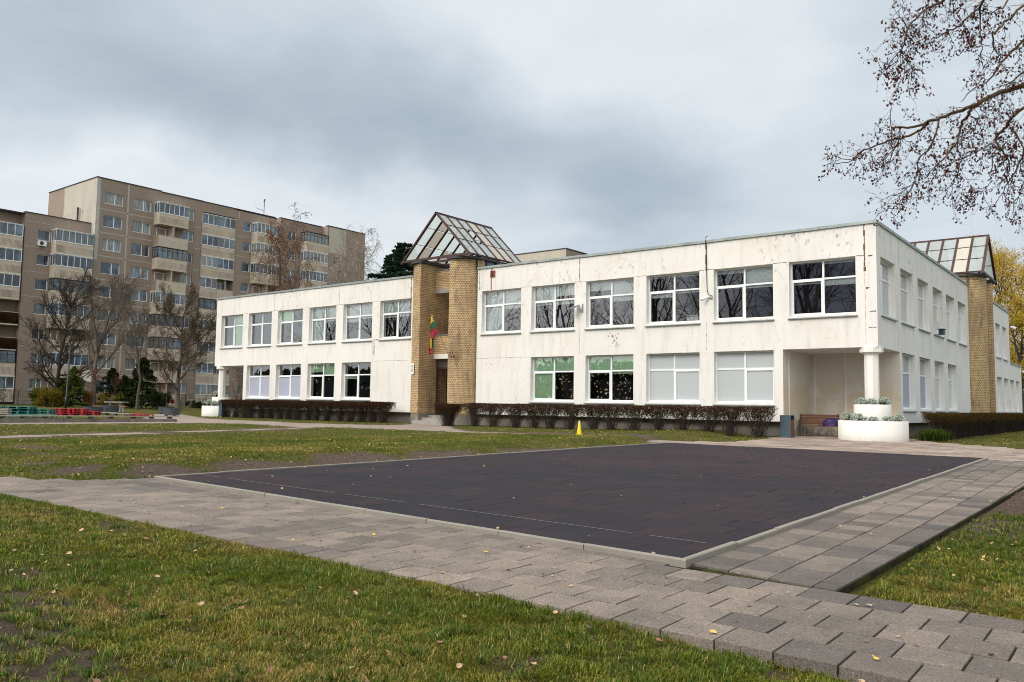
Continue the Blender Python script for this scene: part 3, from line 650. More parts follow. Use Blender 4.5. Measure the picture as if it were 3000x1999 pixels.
tufts(9500, 3.4, 12)
def leaf_mesh(seed, L=.042):
    r = np.random.default_rng(seed); b = MB(); n = 7; up = []; lo = []
    cu = r.uniform(.1, .5)
    for i in range(n+1):
        t = i/n; w = math.sin(math.pi*min(1, t*.92+.05))**.8*L*.36*(1+.2*r.normal()); x = (t-.5)*L; zc = cu*L*(2*t-1)**2*.6
        up.append((x, w, zc+w*.5*r.uniform(.2, 1))); lo.append((x, -w, zc+w*.5*r.uniform(.2, 1)))
    mid = [((i/n-.5)*L, 0, cu*L*(2*i/n-1)**2*.6) for i in range(n+1)]
    for i in range(n): b.poly([mid[i], mid[i+1], up[i+1], up[i]]); b.poly([lo[i], lo[i+1], mid[i+1], mid[i]])
    return b
def mk_dl(name, a, b_):
    n = NT(name); oi = n.new('ShaderNodeObjectInfo'); return n.done(n.mix(n.noise(n.obj(), 60, 3), n.mix(oi.outputs['Random'], a, b_), n.mix(oi.outputs['Random'], b_, a)), .8)
LM = [('pale tan', mk_dl('tan_dead_leaf', (.36, .22, .12), (.55, .38, .25))), ('yellow', mk_dl('yellow_dead_leaf', (.60, .34, .04), (.70, .48, .15))), ('brown', mk_dl('brown_dead_leaf', (.20, .09, .05), (.32, .17, .11)))]
lm = {}
for k in range(3):
    for s in range(3):
        bb = leaf_mesh(k*3+s); me_o = bb.build('fallen_leaf', LM[k][1]); lm[(k, s)] = me_o.data; bpy.data.objects.remove(me_o)
def put_leaf(x, y, z, where, k=None):
    k = k if k is not None else int(rng.choice([0, 0, 0, 0, 2, 2, 1])); o = link(bpy.data.objects.new('fallen_leaf', lm[(k, int(rng.integers(3)))]))
    o.location = (x, y, z); o.rotation_euler = (rng.normal(0, .3), rng.normal(0, .3), rng.uniform(0, 6.3)); s = rng.uniform(.6, 1.15); o.scale = (s, s, s)
    tag(o, f'small {LM[k][0]} fallen leaf lying on {where}', 'leaf', f'{LM[k][0]} fallen leaves on {where}')
cnt = 0
for P, where, n_, lift in ((NP2, 'the grey slab path', 62, .008), (COURT, 'the dark rubber court', 70, .045)):
    xs = [p[0] for p in P]; ys = [p[1] for p in P]; k = 0
    while k < n_:
        x = rng.uniform(min(xs), max(xs)); y = min(ys)+(max(ys)-min(ys))*rng.uniform()**(1.5 if lift > .02 else 1)
        if inside(P, np.array(x), np.array(y)) and x < -.3: put_leaf(x, y, float(zg(x, y))+lift, where); k += 1
k = 0
while k < 120:
    x, y, r = scatter(1, 3.6, 9.0, .8)
    if off_paving(x, y, .02)[0] and x[0] < 1: put_leaf(x[0], y[0], float(height(x, y)[0])+.028, 'the foreground grass' if y[0] < 4.4 else 'the lawn beside the court'); k += 1
k = 0
while k < 14:
    y = rng.uniform(6.4, 16); x = rng.uniform(-2.9, -1.8)
    put_leaf(x, y, float(zg(x, y))+.009, 'the slab path right of the court'); k += 1
def litter(name, n, r0, r1, size, label):
    x, y, r = scatter(n, r0, r1, .9); keep = (dist_poly(COURT, x, y) > .1) & (fbm(x, y, .35, 91, 3)+rng.uniform(-.2, .2, n) > .47) & ~((y > 30.6) & (x > -49.2)) & (x < 1.5)
    x, y = x[keep], y[keep]; n = len(x); z = height(x, y)+.03; th = rng.uniform(0, 6.3, n); s = size*rng.uniform(.6, 1.3, n)
    a = np.stack([np.cos(th)*s, np.sin(th)*s, rng.normal(0, .3, n)*s], -1)/2; c = np.stack([-np.sin(th)*s*.7, np.cos(th)*s*.7, rng.normal(.2, .3, n)*s], -1)/2; P = np.stack([x, y, z], -1)
    V = np.stack([P-a, P-c*.9, P+a, P+c], 1).reshape(-1, 3); F = np.arange(n)[:, None]*4+np.array([[0, 1, 2, 3]])
    o = mobj(name, fast_mesh(name, V, F, M['deadleaf'])); tag(o, label, 'fallen leaves', kind='stuff')
M['deadleaf'] = mk_leaf('scattered_dead_leaves', (.30, .17, .08), (.66, .50, .32), .1)
litter('leaf_litter', 7000, 8, 36, .038, 'scattered tan leaf litter over the lawns behind the path')
# ------------------------------------------------------------------ walls with openings
def facade(b, plane, axis, out, u0, u1, z0, z1, ops, depth=.2, mi=0, rmi=None):
    """sheet wall; axis 'x': runs along x at y=plane, axis 'y': along y at x=plane. out = +1/-1 outward sign of the normal axis"""
    rmi = mi if rmi is None else rmi
    us = sorted({u0, u1, *[v for o in ops for v in (o[0], o[1]) if u0 < v < u1]}); zs = sorted({z0, z1, *[v for o in ops for v in (o[2], o[3]) if z0 < v < z1]})
    P = (lambda u, d, z: (u, plane+out*d, z)) if axis == 'x' else (lambda u, d, z: (plane+out*d, u, z))
    flip = (axis == 'x' and out < 0) or (axis == 'y' and out > 0)
    for i in range(len(us)-1):
        for j in range(len(zs)-1):
            cu, cz = (us[i]+us[i+1])/2, (zs[j]+zs[j+1])/2
            if any(o[0] < cu < o[1] and o[2] < cz < o[3] for o in ops): continue
            q = [P(us[i], 0, zs[j]), P(us[i+1], 0, zs[j]), P(us[i+1], 0, zs[j+1]), P(us[i], 0, zs[j+1])]
            b.poly(q if flip else q[::-1], mi)
    for o in ops:
        a0, a1, c0, c1 = o[:4]; d = -depth
        b.poly([P(a0, 0, c0), P(a0, d, c0), P(a0, d, c1), P(a0, 0, c1)], rmi); b.poly([P(a1, 0, c0), P(a1, 0, c1), P(a1, d, c1), P(a1, d, c0)], rmi)
        b.poly([P(a0, 0, c1), P(a0, d, c1), P(a1, d, c1), P(a1, 0, c1)], rmi); b.poly([P(a0, 0, c0), P(a1, 0, c0), P(a1, d, c0), P(a0, d, c0)], rmi)

KG = thing('kindergarten_building', (-20, 35, .75), 'long two-storey cream white building with flat roof, yellow brick entrance towers and glazed gable skylights', 'building')
def kpart(b, name, mats, parent=None, smooth=False, label=None):
    o = b.build(name, mats); rel(o, KG if parent is None else KG); 
    if parent is not None: o.parent = parent; o.matrix_parent_inverse = (Matrix.Translation(KG.location) @ parent.matrix_basis if False else Matrix.Identity(4))
    if label: o['label'] = label
    return o
YF, XS, WB, WT = 30.72, -7.63, 1.31, 8.50
UP = (5.27, 7.34); LO = (2.0, 4.02)
upR = [-8.34-3.0365*k for k in range(6)]; upL = [-30.8-3.038*k for k in range(6)]
opsR = [(r-2.42, r, *UP) for r in upR]+[(r-2.42, r, *LO) for r in (upR[1], upR[2], upR[3], upR[4])]
opsL = [(r-2.42, r, *UP) for r in upL]+[(r-2.42, r, *LO) for r in (upL[1], upL[2], upL[3], upL[4])]
sideU = [(31.27+2.955*k, 33.37+2.955*k, *UP) for k in range(6)]; sideL = [(34.23+2.965*k, 36.36+2.965*k, 1.86, 4.03) for k in range(4)]
# right block, left block
def block(x0, x1, ops, lowgap, wallname):
    b = MB(); facade(b, YF, 'x', -1, x0, x1, 4.03, WT, [o for o in ops if o[2] > 5], .2)
    lx0, lx1 = lowgap; facade(b, YF, 'x', -1, lx0, lx1, WB, 4.03, [o for o in ops if o[2] < 5], .2)
    b.poly([(lx0, YF, WB), (lx1, YF, WB), (lx1, YF+.3, WB), (lx0, YF+.3, WB)])
    return b
b = block(-26.24, XS, opsR, (-26.24, -11.02), 'wall')
kpart(b, 'wall', M['plaster'])
b = block(-49.0, -30.72, opsL, (-45.72, -30.72), 'wall')
b.poly([(-49.0, YF, 4.03), (-49.0, YF, WT), (-49.0, 62, WT), (-49.0, 62, 4.03)][::1])       # west end
b.poly([(-45.72, YF, WB), (-45.72, YF, 4.03), (-45.72, 33.9, 4.03), (-45.72, 33.9, WB)])
b.poly([(-49, 33.9, WB), (-49, 33.9, 4.03), (-49, 62, 4.03), (-49, 62, WB)]); b.poly([(-49, 33.9, WB), (-45.72, 33.9, WB), (-45.72, 33.9, 4.03), (-49, 33.9, 4.03)])
kpart(b, 'wall', M['plaster'])
b = MB(); facade(b, XS, 'y', 1, YF, 48.93, 4.03, WT, sideU, .2); facade(b, XS, 'y', 1, 33.94, 48.93, WB, 4.03, sideL, .2)
kpart(b, 'wall', M['plaster_side'], label='grey streaked side wall')
b = MB(); w2u = [(58.45, 60.48, *UP), (61.38, 63.25, *UP)]; w2l = [(58.5, 60.7, 1.86, 3.98), (61.45, 63.65, 1.86, 3.98), (64.3, 66.3, 1.86, 3.98), (67.15, 69.2, 1.86, 3.98)]
facade(b, XS, 'y', 1, 53.41, 64.45, 5.1, WT, w2u, .2); facade(b, XS, 'y', 1, 53.41, 70.3, WB, 5.1, w2l, .2)
b.poly([(XS, 64.45, 5.1), (XS, 64.45, WT), (-20, 64.45, WT), (-20, 64.45, 5.1)]); b.poly([(XS, 70.3, WB), (XS, 70.3, 5.1), (-20, 70.3, 5.1), (-20, 70.3, WB)])
kpart(b, 'wall', M['plaster_side'], label='grey streaked wall of the far wing')
# porches under the overhanging corners
b = MB()
b.poly([(-11.02, YF, .6), (-11.02, 33.9, .6), (-11.02, 33.9, 4.03), (-11.02, YF, 4.03)]); b.poly([(-11.02, 33.9, .6), (XS, 33.9, .6), (XS, 33.9, 4.03), (-11.02, 33.9, 4.03)])
b.poly([(XS, 33.9, .6), (XS, 33.94, .6), (XS, 33.94, 4.03), (XS, 33.9, 4.03)])
for x in (-10.86, -9.66, -8.42): b.box((x-.025, 33.86, 1.5), (x+.025, 33.899, 4.0), 1)
b.box((-11.018, 31.3, 1.4), (-10.985, 31.34, 4.0), 1)
kpart(b, 'porch_wall', [M['porch'], M['plaster_clean']], label='ochre stained wall of the open corner porch')
b = MB(); b.poly([(-11.02, YF, 4.03), (XS, YF, 4.03), (XS, 33.94, 4.03), (-11.02, 33.94, 4.03)]); kpart(b, 'soffit', M['plaster_side']); b = MB(); b.poly([(-49, YF, 4.03), (-45.72, YF, 4.03), (-45.72, 33.94, 4.03), (-49, 33.94, 4.03)])
kpart(b, 'soffit', M['plaster_side'])
# plinth, inner dark rooms, roof, flashing
def kboxes(name, mat, lst):
    for a, c in lst: b = MB(); b.box(a, c); kpart(b, name, mat)
kboxes('plinth', M['plinth'], [((x0, YF+.28, .4), (x1, YF+.6, 1.309)) for x0, x1 in ((-26.3, -11.04), (-45.6, -30.7))]+[((XS-.5, 33.96, .4), (XS-.28, 49, 1.309)), ((XS-.5, 53.3, .4), (XS-.28, 70.2, 1.309)), ((-48.8, 34.1, .4), (-48.6, 62, 1.309))])
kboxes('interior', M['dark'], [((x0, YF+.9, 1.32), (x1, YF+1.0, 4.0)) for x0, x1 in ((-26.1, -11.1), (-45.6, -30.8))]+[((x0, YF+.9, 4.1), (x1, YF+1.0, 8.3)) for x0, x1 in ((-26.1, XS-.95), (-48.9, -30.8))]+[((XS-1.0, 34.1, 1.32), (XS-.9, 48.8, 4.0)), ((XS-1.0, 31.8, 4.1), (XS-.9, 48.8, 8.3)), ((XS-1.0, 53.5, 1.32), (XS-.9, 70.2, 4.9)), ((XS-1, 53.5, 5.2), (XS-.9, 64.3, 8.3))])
kboxes('roof', M['roof'], [((x0, y0, z-.1), (x1, y1, z)) for x0, x1, y0, y1, z in ((-26.2, XS-.02, YF+.02, 48.9, 8.47), (-48.98, -30.75, YF+.02, 62, 8.47), (-30.7, -26.25, 34.6, 62, 8.3), (-26.2, -14.2, 48.95, 62, 8.45), (-20, XS-.02, 53.45, 64.43, 8.47), (-20, XS-.02, 64.47, 70.28, 5.07))])
b = MB()
def flash(b, p, q, out, z=8.455, h=.105, seg=1.9):
    p = np.array(p, float); q = np.array(q, float); L = np.linalg.norm(q-p); d = (q-p)/L; o_ = np.array(out, float); n = int(L/seg)
    for i in range(n):
        a = p+d*(L*i/n+.002); c = p+d*(L*(i+1)/n-.002); j = random.uniform(-.008, .008); zz = z+j
        m = (a+c)/2; b.obox((m[0]+o_[0]*-.09, m[1]+o_[1]*-.09, zz+h/2), np.append(d*(L/n/2-.002), random.uniform(-.006, .006)), np.append(o_*.15, 0), (0, 0, h/2))
        b.obox((a[0]+o_[0]*.064, a[1]+o_[1]*.064, zz+h/2), np.append(d*.012, 0), np.append(o_*.004, 0), (0, 0, h/2+.006))
flash(b, (-26.24, YF), (XS+.06, YF), (0, -1)); kpart(b, 'roof_flashing', M['flash']); b = MB(); flash(b, (-49.06, YF), (-30.72, YF), (0, -1)); kpart(b, 'roof_flashing', M['flash']); b = MB(); flash(b, (XS, YF+.3), (XS, 48.93), (1, 0)); kpart(b, 'roof_flashing', M['flash']); b = MB(); flash(b, (XS, 53.4), (XS, 64.5), (1, 0)); kpart(b, 'roof_flashing', M['flash']); b = MB(); flash(b, (XS, 64.6), (XS, 70.35), (1, 0), 5.06); kpart(b, 'roof_flashing', M['flash']); b = MB(); flash(b, (-49, YF+.3), (-49, 62), (-1, 0))
kpart(b, 'roof_flashing', M['flash'])
# panel joints, crumbled in places
b = MB()
def crack(b, x, z0, z1, w=.012, y=YF, ax='x', jag=.006):
    z = z0
    while z < z1:
        h = random.uniform(.05, .22); ww = w*random.uniform(.4, 1.6); dx = random.uniform(-jag, jag)
        if ax == 'x': b.box((x+dx-ww/2, y-.003, z), (x+dx+ww/2, y+.001, min(z+h, z1)))
        else: b.box((y-.001, x+dx-ww/2, z), (y+.003, x+dx+ww/2, min(z+h, z1)))
        z += h+(.01 if w > .015 else random.choice([0, 0, .05]))
def hcrack(b, x0, x1, z, w=.010, y=YF):
    x = x0
    while x < x1:
        h = random.uniform(.03, .12); ww = w*random.uniform(.4, 1.7); dz = random.uniform(-.008, .008); b.box((x, y-.003, z+dz-ww/2), (min(x+h, x1), y+.001, z+dz+ww/2)); x += h+random.choice([0, .02])
for x, w in ((-42.71, .02), (-36.62, .018), (-20.22, .03), (-14.12, .05)): crack(b, x, 7.36, 8.44, w)
crack(b, -8.03, 6.75, 8.44, .055); crack(b, -8.03, 4.1, 6.7, .008)
for x in (-33.75, -14.1, -20.2): crack(b, x, 4.1, 5.2, .012)
crack(b, -33.62, 4.4, 5.22, .05)
for r in upR[:5]: hcrack(b, r-3.03+.02 if False else r-3.03, r-2.44, 7.35, .02 if r > -12 else .012)
hcrack(b, -8.32, -8.05, 7.33, .03); hcrack(b, -7.9, -7.76, 7.3, .03); hcrack(b, -7.88, -7.68, 5.3, .035); hcrack(b, -7.92, -7.66, 4.72, .03); hcrack(b, -8.0, -7.85, 6.15, .06)
for r in upL[:5]: hcrack(b, r-3.03, r-2.44, 7.35, .012)
hcrack(b, -33.8, -31.0, 4.05, .012); hcrack(b, -26.2, -22.95, 4.03, .01); hcrack(b, -33.7, -33.3, 5.22, .04)
for y in (39.4, 33.7, 45.2): crack(b, y, 4.1, 5.2, .008, XS, 'y')
for y in (34.0, 39.9, 45.8): crack(b, y, 7.4, 8.4, .006, XS, 'y')
crack(b, -30.86, 5.3, 8.4, .05); crack(b, -26.12, 7.4, 8.4, .02)
kpart(b, 'panel_joint', M['crack'])
b = MB()                                                             # peeled paint patches
for cx, cz, n, s in ((-18.4, 4.62, 16, .13), (-25.4, 3.7, 7, .07), (-15.0, 4.35, 3, .05), (-12.6, 4.6, 4, .05)):
    for k in range(n):
        x = cx+random.gauss(0, s*1.6); z = cz+random.gauss(0, s*1.6); m = random.randint(5, 8); r = s*random.uniform(.15, .5); b.poly([(x+r*math.cos(t*2*math.pi/m)*random.uniform(.5, 1), YF-.003, z+r*1.3*math.sin(t*2*math.pi/m)*random.uniform(.5, 1)) for t in range(m)][::-1])
kpart(b, 'peeled_patch', plain('bare_render', (.42, .39, .33), .9, .3, 12))
# corner columns with capitals
for cx, cy in ((-7.93, 31.02), (-48.5, 31.02)):
    b = MB(); b.lathe([(.25, .6), (.245, 3.80)], 8, (cx, cy, 0), 0, math.pi/8); b.lathe([(.27, 3.79), (.40, 3.85), (.40, 4.029)], 8, (cx, cy, 0), 0, math.pi/8)
    kpart(b, 'column', M['plaster_clean'])
# ---- windows
def win_frame(w, h, style='four', t=.06):
    """local coords: x 0..w, z 0..h, y=0 is the outer face of the frame (outwards = -y)"""
    b = MB(); D = .07
    b.box((0, 0, 0), (t, D, h)); b.box((w-t, 0, 0), (w, D, h)); b.box((t, 0, 0), (w-t, D, t)); b.box((t, 0, h-t), (w-t, D, h))
    m = w*.5 if style != 'side' else w*.36; tz = h*.66
    b.box((m-t*.6, .002, t), (m+t*.6, D-.002, h-t)); b.box((t, .004, tz-t*.55), (m-t*.6, D-.004, tz+t*.55)); b.box((m+t*.6, .004, tz-t*.55), (w-t, D-.004, tz+t*.55))
    s = .045; x0, x1 = (t, m-t*.6) if style != 'right' else (m+t*.6, w-t)
    for q in (((x0, -.012, t), (x0+s, .03, tz-t*.55)), ((x1-s, -.012, t), (x1, .03, tz-t*.55)), ((x0+s, -.012, t), (x1-s, .03, t+s)), ((x0+s, -.012, tz-t*.55-s), (x1-s, .03, tz-t*.55))): b.box(*q)
    return b, m, tz
def pane_mesh(w, h): b = MB(); b.poly([(.05, .035, .05), (w-.05, .035, .05), (w-.05, .035, h-.05), (.05, .035, h-.05)]); return b
_wcache = {}
def window(parent, loc, rz, w, h, blinds, style='four', sill=True, label=None):
    key = (round(w, 2), round(h, 2), style); t = .06
    if key not in _wcache:
        fb, m, tz = win_frame(w, h, style); fo = fb.build('window', M['frame']); po = pane_mesh(w, h).build('pane', M['glass']); sb = MB()
        sb.poly([(-.04, -.28, -.085), (w+.04, -.28, -.085), (w+.04, .0, -.015), (-.04, .0, -.015)]); sb.poly([(-.04, -.28, -.115), (w+.04, -.28, -.115), (w+.04, -.28, -.085), (-.04, -.28, -.085)]); sb.poly([(-.04, -.28, -.115), (-.04, -.2, -.115), (w+.04, -.2, -.115), (w+.04, -.28, -.115)]); sb.poly([(-.04, -.28, -.115), (-.04, -.28, -.085), (-.04, 0, -.015), (-.04, 0, -.06)]); sb.poly([(w+.04, -.28, -.115), (w+.04, 0, -.06), (w+.04, 0, -.015), (w+.04, -.28, -.085)])
        si = sb.build('sill', M['sill']); _wcache[key] = (fo.data, po.data, si.data, m, tz)
        for q in (fo, po, si): bpy.data.objects.remove(q)
    fd, pd, sd, m, tz = _wcache[key]
    f = link(bpy.data.objects.new('window', fd), parent); f.matrix_parent_inverse = Matrix.Translation(parent.location).inverted(); f.location = loc; f.rotation_euler.z = rz
    if label: f['label'] = label
    link(bpy.data.objects.new('pane', pd), f)
    if sill: link(bpy.data.objects.new('sill', sd), f)
    # blinds: (cell, colour key, lowest fraction of the cell covered)  cells: tl tr bl br
    cells = {'tl': (t, m-t*.6, tz+.03, h-t), 'tr': (m+t*.6, w-t, tz+.03, h-t), 'bl': (t, m-t*.6, t, tz-.03), 'br': (m+t*.6, w-t, t, tz-.03)}
    for cell, ck, fr in blinds:
        x0, x1, z0, z1 = cells[cell]; bb = MB(); yb = (.028, .032) if ck in ('foil_far', 'blind_grey') else (.085, .092); bb.box((x0+.004, yb[0], z1-(z1-z0)*fr), (x1-.004, yb[1], z1)); link(bb.build('blind', M[ck]), f)
    return f
W, Gn, Fo = 'blind_white', 'blind_green', 'blind_grey'
BU_R = [[('tr', W, .15), ('bl', W, .10), ('br', W, .18), ('tl', W, .04)], [('tl', W, .22), ('tr', W, 1), ('bl', W, .07), ('br', W, .08)], [('tl', W, .12), ('tr', W, .14), ('bl', W, .18), ('br', W, .07)],
        [('tl', W, .6), ('tr', W, 1), ('bl', W, .08), ('br', W, .18)], [('tl', W, 1), ('tr', W, .75), ('bl', W, .12), ('br', W, .14)], [('tl', W, 1), ('tr', W, 1), ('bl', W, 1), ('br', W, .15)]]
BU_L = [[('tl', W, 1), ('tr', W, 1), ('bl', W, .14), ('br', W, .14)], [('tl', W, 1), ('tr', W, 1), ('bl', W, .22), ('br', W, .1)], [('tl', W, 1), ('tr', W, 1), ('bl', W, 1), ('br', W, .1)], [('tl', Gn, 1)], [], [('tr', Gn, 1), ('br', Gn, 1)]]
for r, bl in zip(upR, BU_R): window(KG, (r-2.42, YF+.2, UP[0]), 0, 2.42, UP[1]-UP[0], bl)
for r, bl in zip(upL, BU_L): window(KG, (r-2.42, YF+.2, UP[0]), 0, 2.42, UP[1]-UP[0], bl)
BL_R = [[(c, 'curtain', 1) for c in ('tl', 'tr', 'bl', 'br')]]*2
foil = [(c, 'foil_far', 1) for c in ('tl', 'tr', 'bl', 'br')]
M['foil_far'] = plain('pale_grey_foil', (.44, .475, .49), .6, .04)
for r, bl, st, lb in ((upR[1], foil, 'right', 'window covered with pale grey foil nearest the open porch'), (upR[2], foil, 'right', 'window covered with pale grey foil'), (upR[3], [('tl', Gn, 1), ('tr', Gn, 1), ('bl', Gn, .07), ('br', Gn, .08)], 'four', 'window with green blinds raised and paper leaves on dark glass'), (upR[4], [('tl', Gn, 1), ('tr', Gn, 1), ('bl', Gn, 1)], 'four', 'window with green blinds and paper leaves, nearest the entrance towers')):
    window(KG, (r-2.42, YF+.2, LO[0]), 0, 2.42, LO[1]-LO[0], bl, st, label=lb)
for r, bl in ((upL[1], [('bl', Gn, .16)]), (upL[2], [('tl', Gn, .75), ('tr', Gn, 1)]), (upL[3], [('bl', Fo, 1), ('br', Fo, 1)]), (upL[4], [('bl', Fo, 1), ('br', Fo, 1)])): window(KG, (r-2.42, YF+.2, LO[0]), 0, 2.42, LO[1]-LO[0], bl)
for k, o_ in enumerate(sideU): window(KG, (XS-.2, o_[0], UP[0]), math.pi/2, o_[1]-o_[0], UP[1]-UP[0], [('tl', W, 1), ('tr', 'curtain', 1), ('bl', W, .4), ('br', 'curtain', 1)] if k < 5 else [('tl', W, 1), ('tr', W, 1), ('br', W, .5)], 'side')
for k, o_ in enumerate(sideL): window(KG, (XS-.2, o_[0], 1.86), math.pi/2, o_[1]-o_[0], 2.17, [('bl', Fo, 1), ('br', Fo, 1)] if k < 2 else [('tl', 'curtain', 1), ('tr', 'curtain', 1), ('br', 'curtain', 1)], 'side')
for o_ in w2u+w2l: window(KG, (XS-.2, o_[0], o_[2]), math.pi/2, o_[1]-o_[0], o_[3]-o_[2], [('tr', 'curtain', 1), ('br', 'curtain', .6)], 'side')
# paper leaves stuck inside the lower panes
b = MB(); rr_ = random.Random(5)
for r, cells in ((upR[4], ((.12, 1.15), (1.27, 2.3))), (upR[3], ((.12, 1.15), (1.27, 2.3)))):
    for c0, c1 in cells:
        for k in range(12):
            x = r-2.42+rr_.uniform(c0+.1, c1-.1); z = LO[0]+rr_.uniform(.14, 1.2); s = rr_.uniform(.022, .04); m = 8; ph = rr_.uniform(0, 6)
            b.poly([(x+s*math.cos(t*2*math.pi/m+ph)*(1 if t % 2 else .5), YF+.228, z+s*1.1*math.sin(t*2*math.pi/m+ph)*(1 if t % 2 else .55)) for t in range(m)][::-1], rr_.choice([0, 0, 1]))
kpart(b, 'paper_leaves', [plain('orange_paper', (.52, .27, .06), .8, .2), plain('tan_paper', (.55, .42, .25), .8, .2)])
# ---- yellow brick entrance towers (front and side share one builder)
def tower(T, base=1.28, top=8.98):
    """T maps local (u along the wall, d outwards, z) to world; opening from u=-2.24 to 2.24"""
    g, rad, d0 = 1.0, 1.24, .72
    for sgn in (-1, 1):
        b = MB(); cap = MB(); pl = MB(); n = 18; dc = d0-rad; pts = []
        for k in range(n+1):
            t = math.pi/2*k/n; pts.append((sgn*(g+rad*math.sin(t)), dc+rad*math.cos(t), rad*t))
        for k in range(n):
            u0, e0, s0 = pts[k]; u1, e1, s1 = pts[k+1]
            q = [T(u0, e0, base), T(u1, e1, base), T(u1, e1, top), T(u0, e0, top)]; uv = [(s0, base), (s1, base), (s1, top), (s0, top)]
            b.poly(q if sgn > 0 else q[::-1], 0, uv if sgn > 0 else uv[::-1])
        q = [T(sgn*g, d0, base), T(sgn*g, -2.3, base), T(sgn*g, -2.3, top), T(sgn*g, d0, top)]; uv = [(0, base), (d0+2.3, base), (d0+2.3, top), (0, top)]
        b.poly(q[::-1] if sgn > 0 else q, 1, uv[::-1] if sgn > 0 else uv)
        kpart(b, 'brick_tower', [M['brick_half'], M['brick']])
        ring = [T(sgn*(g-.01), -2.2, 0)]+[T(u-sgn*.02 if k == 0 else u, e+.02, 0) for k, (u, e, s) in enumerate(pts)]+[T(sgn*(g+rad), -2.2, 0)]
        pr = [(sgn*(g), -1.2)]+[(u, e-.03) for u, e, s in pts]
        for k in range(len(pr)-1):
            q = [T(pr[k][0], pr[k][1], .5), T(pr[k+1][0], pr[k+1][1], .5), T(pr[k+1][0], pr[k+1][1], base), T(pr[k][0], pr[k][1], base)]; pl.poly(q if sgn > 0 else q[::-1])
        kpart(pl, 'plinth', M['plinth'])
        cr = [(sgn*(g-.12), -1.6), (sgn*(g-.12), d0+.1), (sgn*(g+.45), d0+.12), (sgn*(g+1.0), d0-.15), (sgn*(g+1.33), d0-.75), (sgn*(g+1.33), -1.6)]
        A = [T(u, d, top+.005) for u, d in cr]; B = [T(u, d, top+.07) for u, d in cr]; C_ = [T(u*.98, d-.15, top+.16) for u, d in cr]
        cap.poly(A); cap.poly(C_)
        for k in range(len(cr)):
            k2 = (k+1) % len(cr); cap.poly([A[k], A[k2], B[k2], B[k]]); cap.poly([B[k], B[k2], C_[k2], C_[k]])
        kpart(cap, 'tower_cap', M['roof'])
    # recessed infill between the towers
    def slab(b, u0, u1, d, z0, z1, mi=0, th=.25):
        P = [T(u0, d, z0), T(u1, d, z0), T(u1, d, z1), T(u0, d, z1)]; b.poly(P, mi, [(u0, z0), (u1, z0), (u1, z1), (u0, z1)])
        Q = [T(u0, d-th, z0), T(u1, d-th, z0), T(u1, d-th, z1), T(u0, d-th, z1)]
        b.poly([P[0], Q[0], Q[1], P[1]], mi, [(u0, 0), (u0, th), (u1, th), (u1, 0)]); b.poly([P[3], P[2], Q[2], Q[3]], mi, [(u0, 0), (u1, 0), (u1, th), (u0, th)]); b.poly(Q[::-1], mi, [(u1, z0), (u0, z0), (u0, z1), (u1, z1)])
    for d_, za, zb in ((-.40, 7.75, 8.72), (-.40, 4.34, 5.30), (-2.2, 5.0, 7.6)): b = MB(); slab(b, -g+.001, g-.001, d_, za, zb); kpart(b, 'brick_infill', M['brick'])
    b = MB(); slab(b, -g+.002, g-.002, -.385, 7.52, 7.749, 0, .3); kpart(b, 'lintel', M['concrete']); b = MB(); slab(b, -g+.003, g-.003, -2.15, 6.9, 7.6, 0, .04); kpart(b, 'lintel', M['concrete'])
    b = MB(); slab(b, -g+.002, g-.002, -.37, 4.10, 4.339, 0, .3); kpart(b, 'lintel', M['plaster_clean'], label='white lintel over the entrance')
    b = MB(); slab(b, -g+.002, g-.002, -.36, 5.301, 5.345, 0, .5); kpart(b, 'coping', M['flash']); b = MB(); slab(b, -g+.002, g-.002, -.36, 8.721, 8.76, 0, .4); kpart(b, 'coping', M['flash'])
    b = MB(); slab(b, -g+.002, g-.002, -.62, 3.62, 4.099, 0, .05)
    for k in range(3): P0 = T(-g+.01, -.6, 3.68+k*.14); P1 = T(g-.01, -.6, 3.68+k*.14); b.bar(P0, P1, .03, .02)
    slab(b, -g+.002, g-.002, -1.4, 1.2, 3.62, 1, .05)
    kpart(b, 'doorway', [plain('brown_transom', (.09, .075, .065), .7, .2), M['dark']])
    b = MB()
    for k in range(13):
        u = -g+.10+k*(2*g-.2)/12; b.bar(T(u, -.62, 1.22), T(u, -.62, 3.62), .022)
    for z in (1.24, 2.3, 3.6): b.bar(T(-g+.03, -.60, z), T(g-.03, -.60, z), .03, .05)
    for u in (-g+.05, g-.05): b.bar(T(u, -.6, 1.2), T(u, -.6, 4.0), .05, .05)
    kpart(b, 'grille_door', M['rust'])
    b = MB()
    b.box(*[tuple(v) for v in (np.minimum(T(-g-.2, .9, .5), T(g+.1, -1.4, .93)), np.maximum(T(-g-.2, .9, .5), T(g+.1, -1.4, .93)))])
    b.box(*[tuple(v) for v in (np.minimum(T(-g+.02, .45, .93), T(g-.02, -1.4, 1.07)), np.maximum(T(-g+.02, .45, .93), T(g-.02, -1.4, 1.07)))])
    b.box(*[tuple(v) for v in (np.minimum(T(-g+.02, .0, 1.07), T(g-.02, -1.4, 1.20)), np.maximum(T(-g+.02, .0, 1.07), T(g-.02, -1.4, 1.20)))])
    kpart(b, 'steps', M['concrete'])
    # glazed gable skylight
    hw, ze, zr, dg, n = 2.27, 9.17, 11.46, .73, 7; bay = .735
    b = MB()
    for k in range(n):
        d = dg-k*bay; ov = .10 if k else .22
        for s in (-1, 1): b.bar(T(s*(hw+ov*.6), d, ze-ov*.6), T(0-s*.03, d, zr+.03), .055 if k else .085, .12, 0, T(0, 1, 0)-T(0, 0, 0))
    b.bar(T(0, dg+.02, zr), T(0, dg-bay*6, zr), .10, .10)
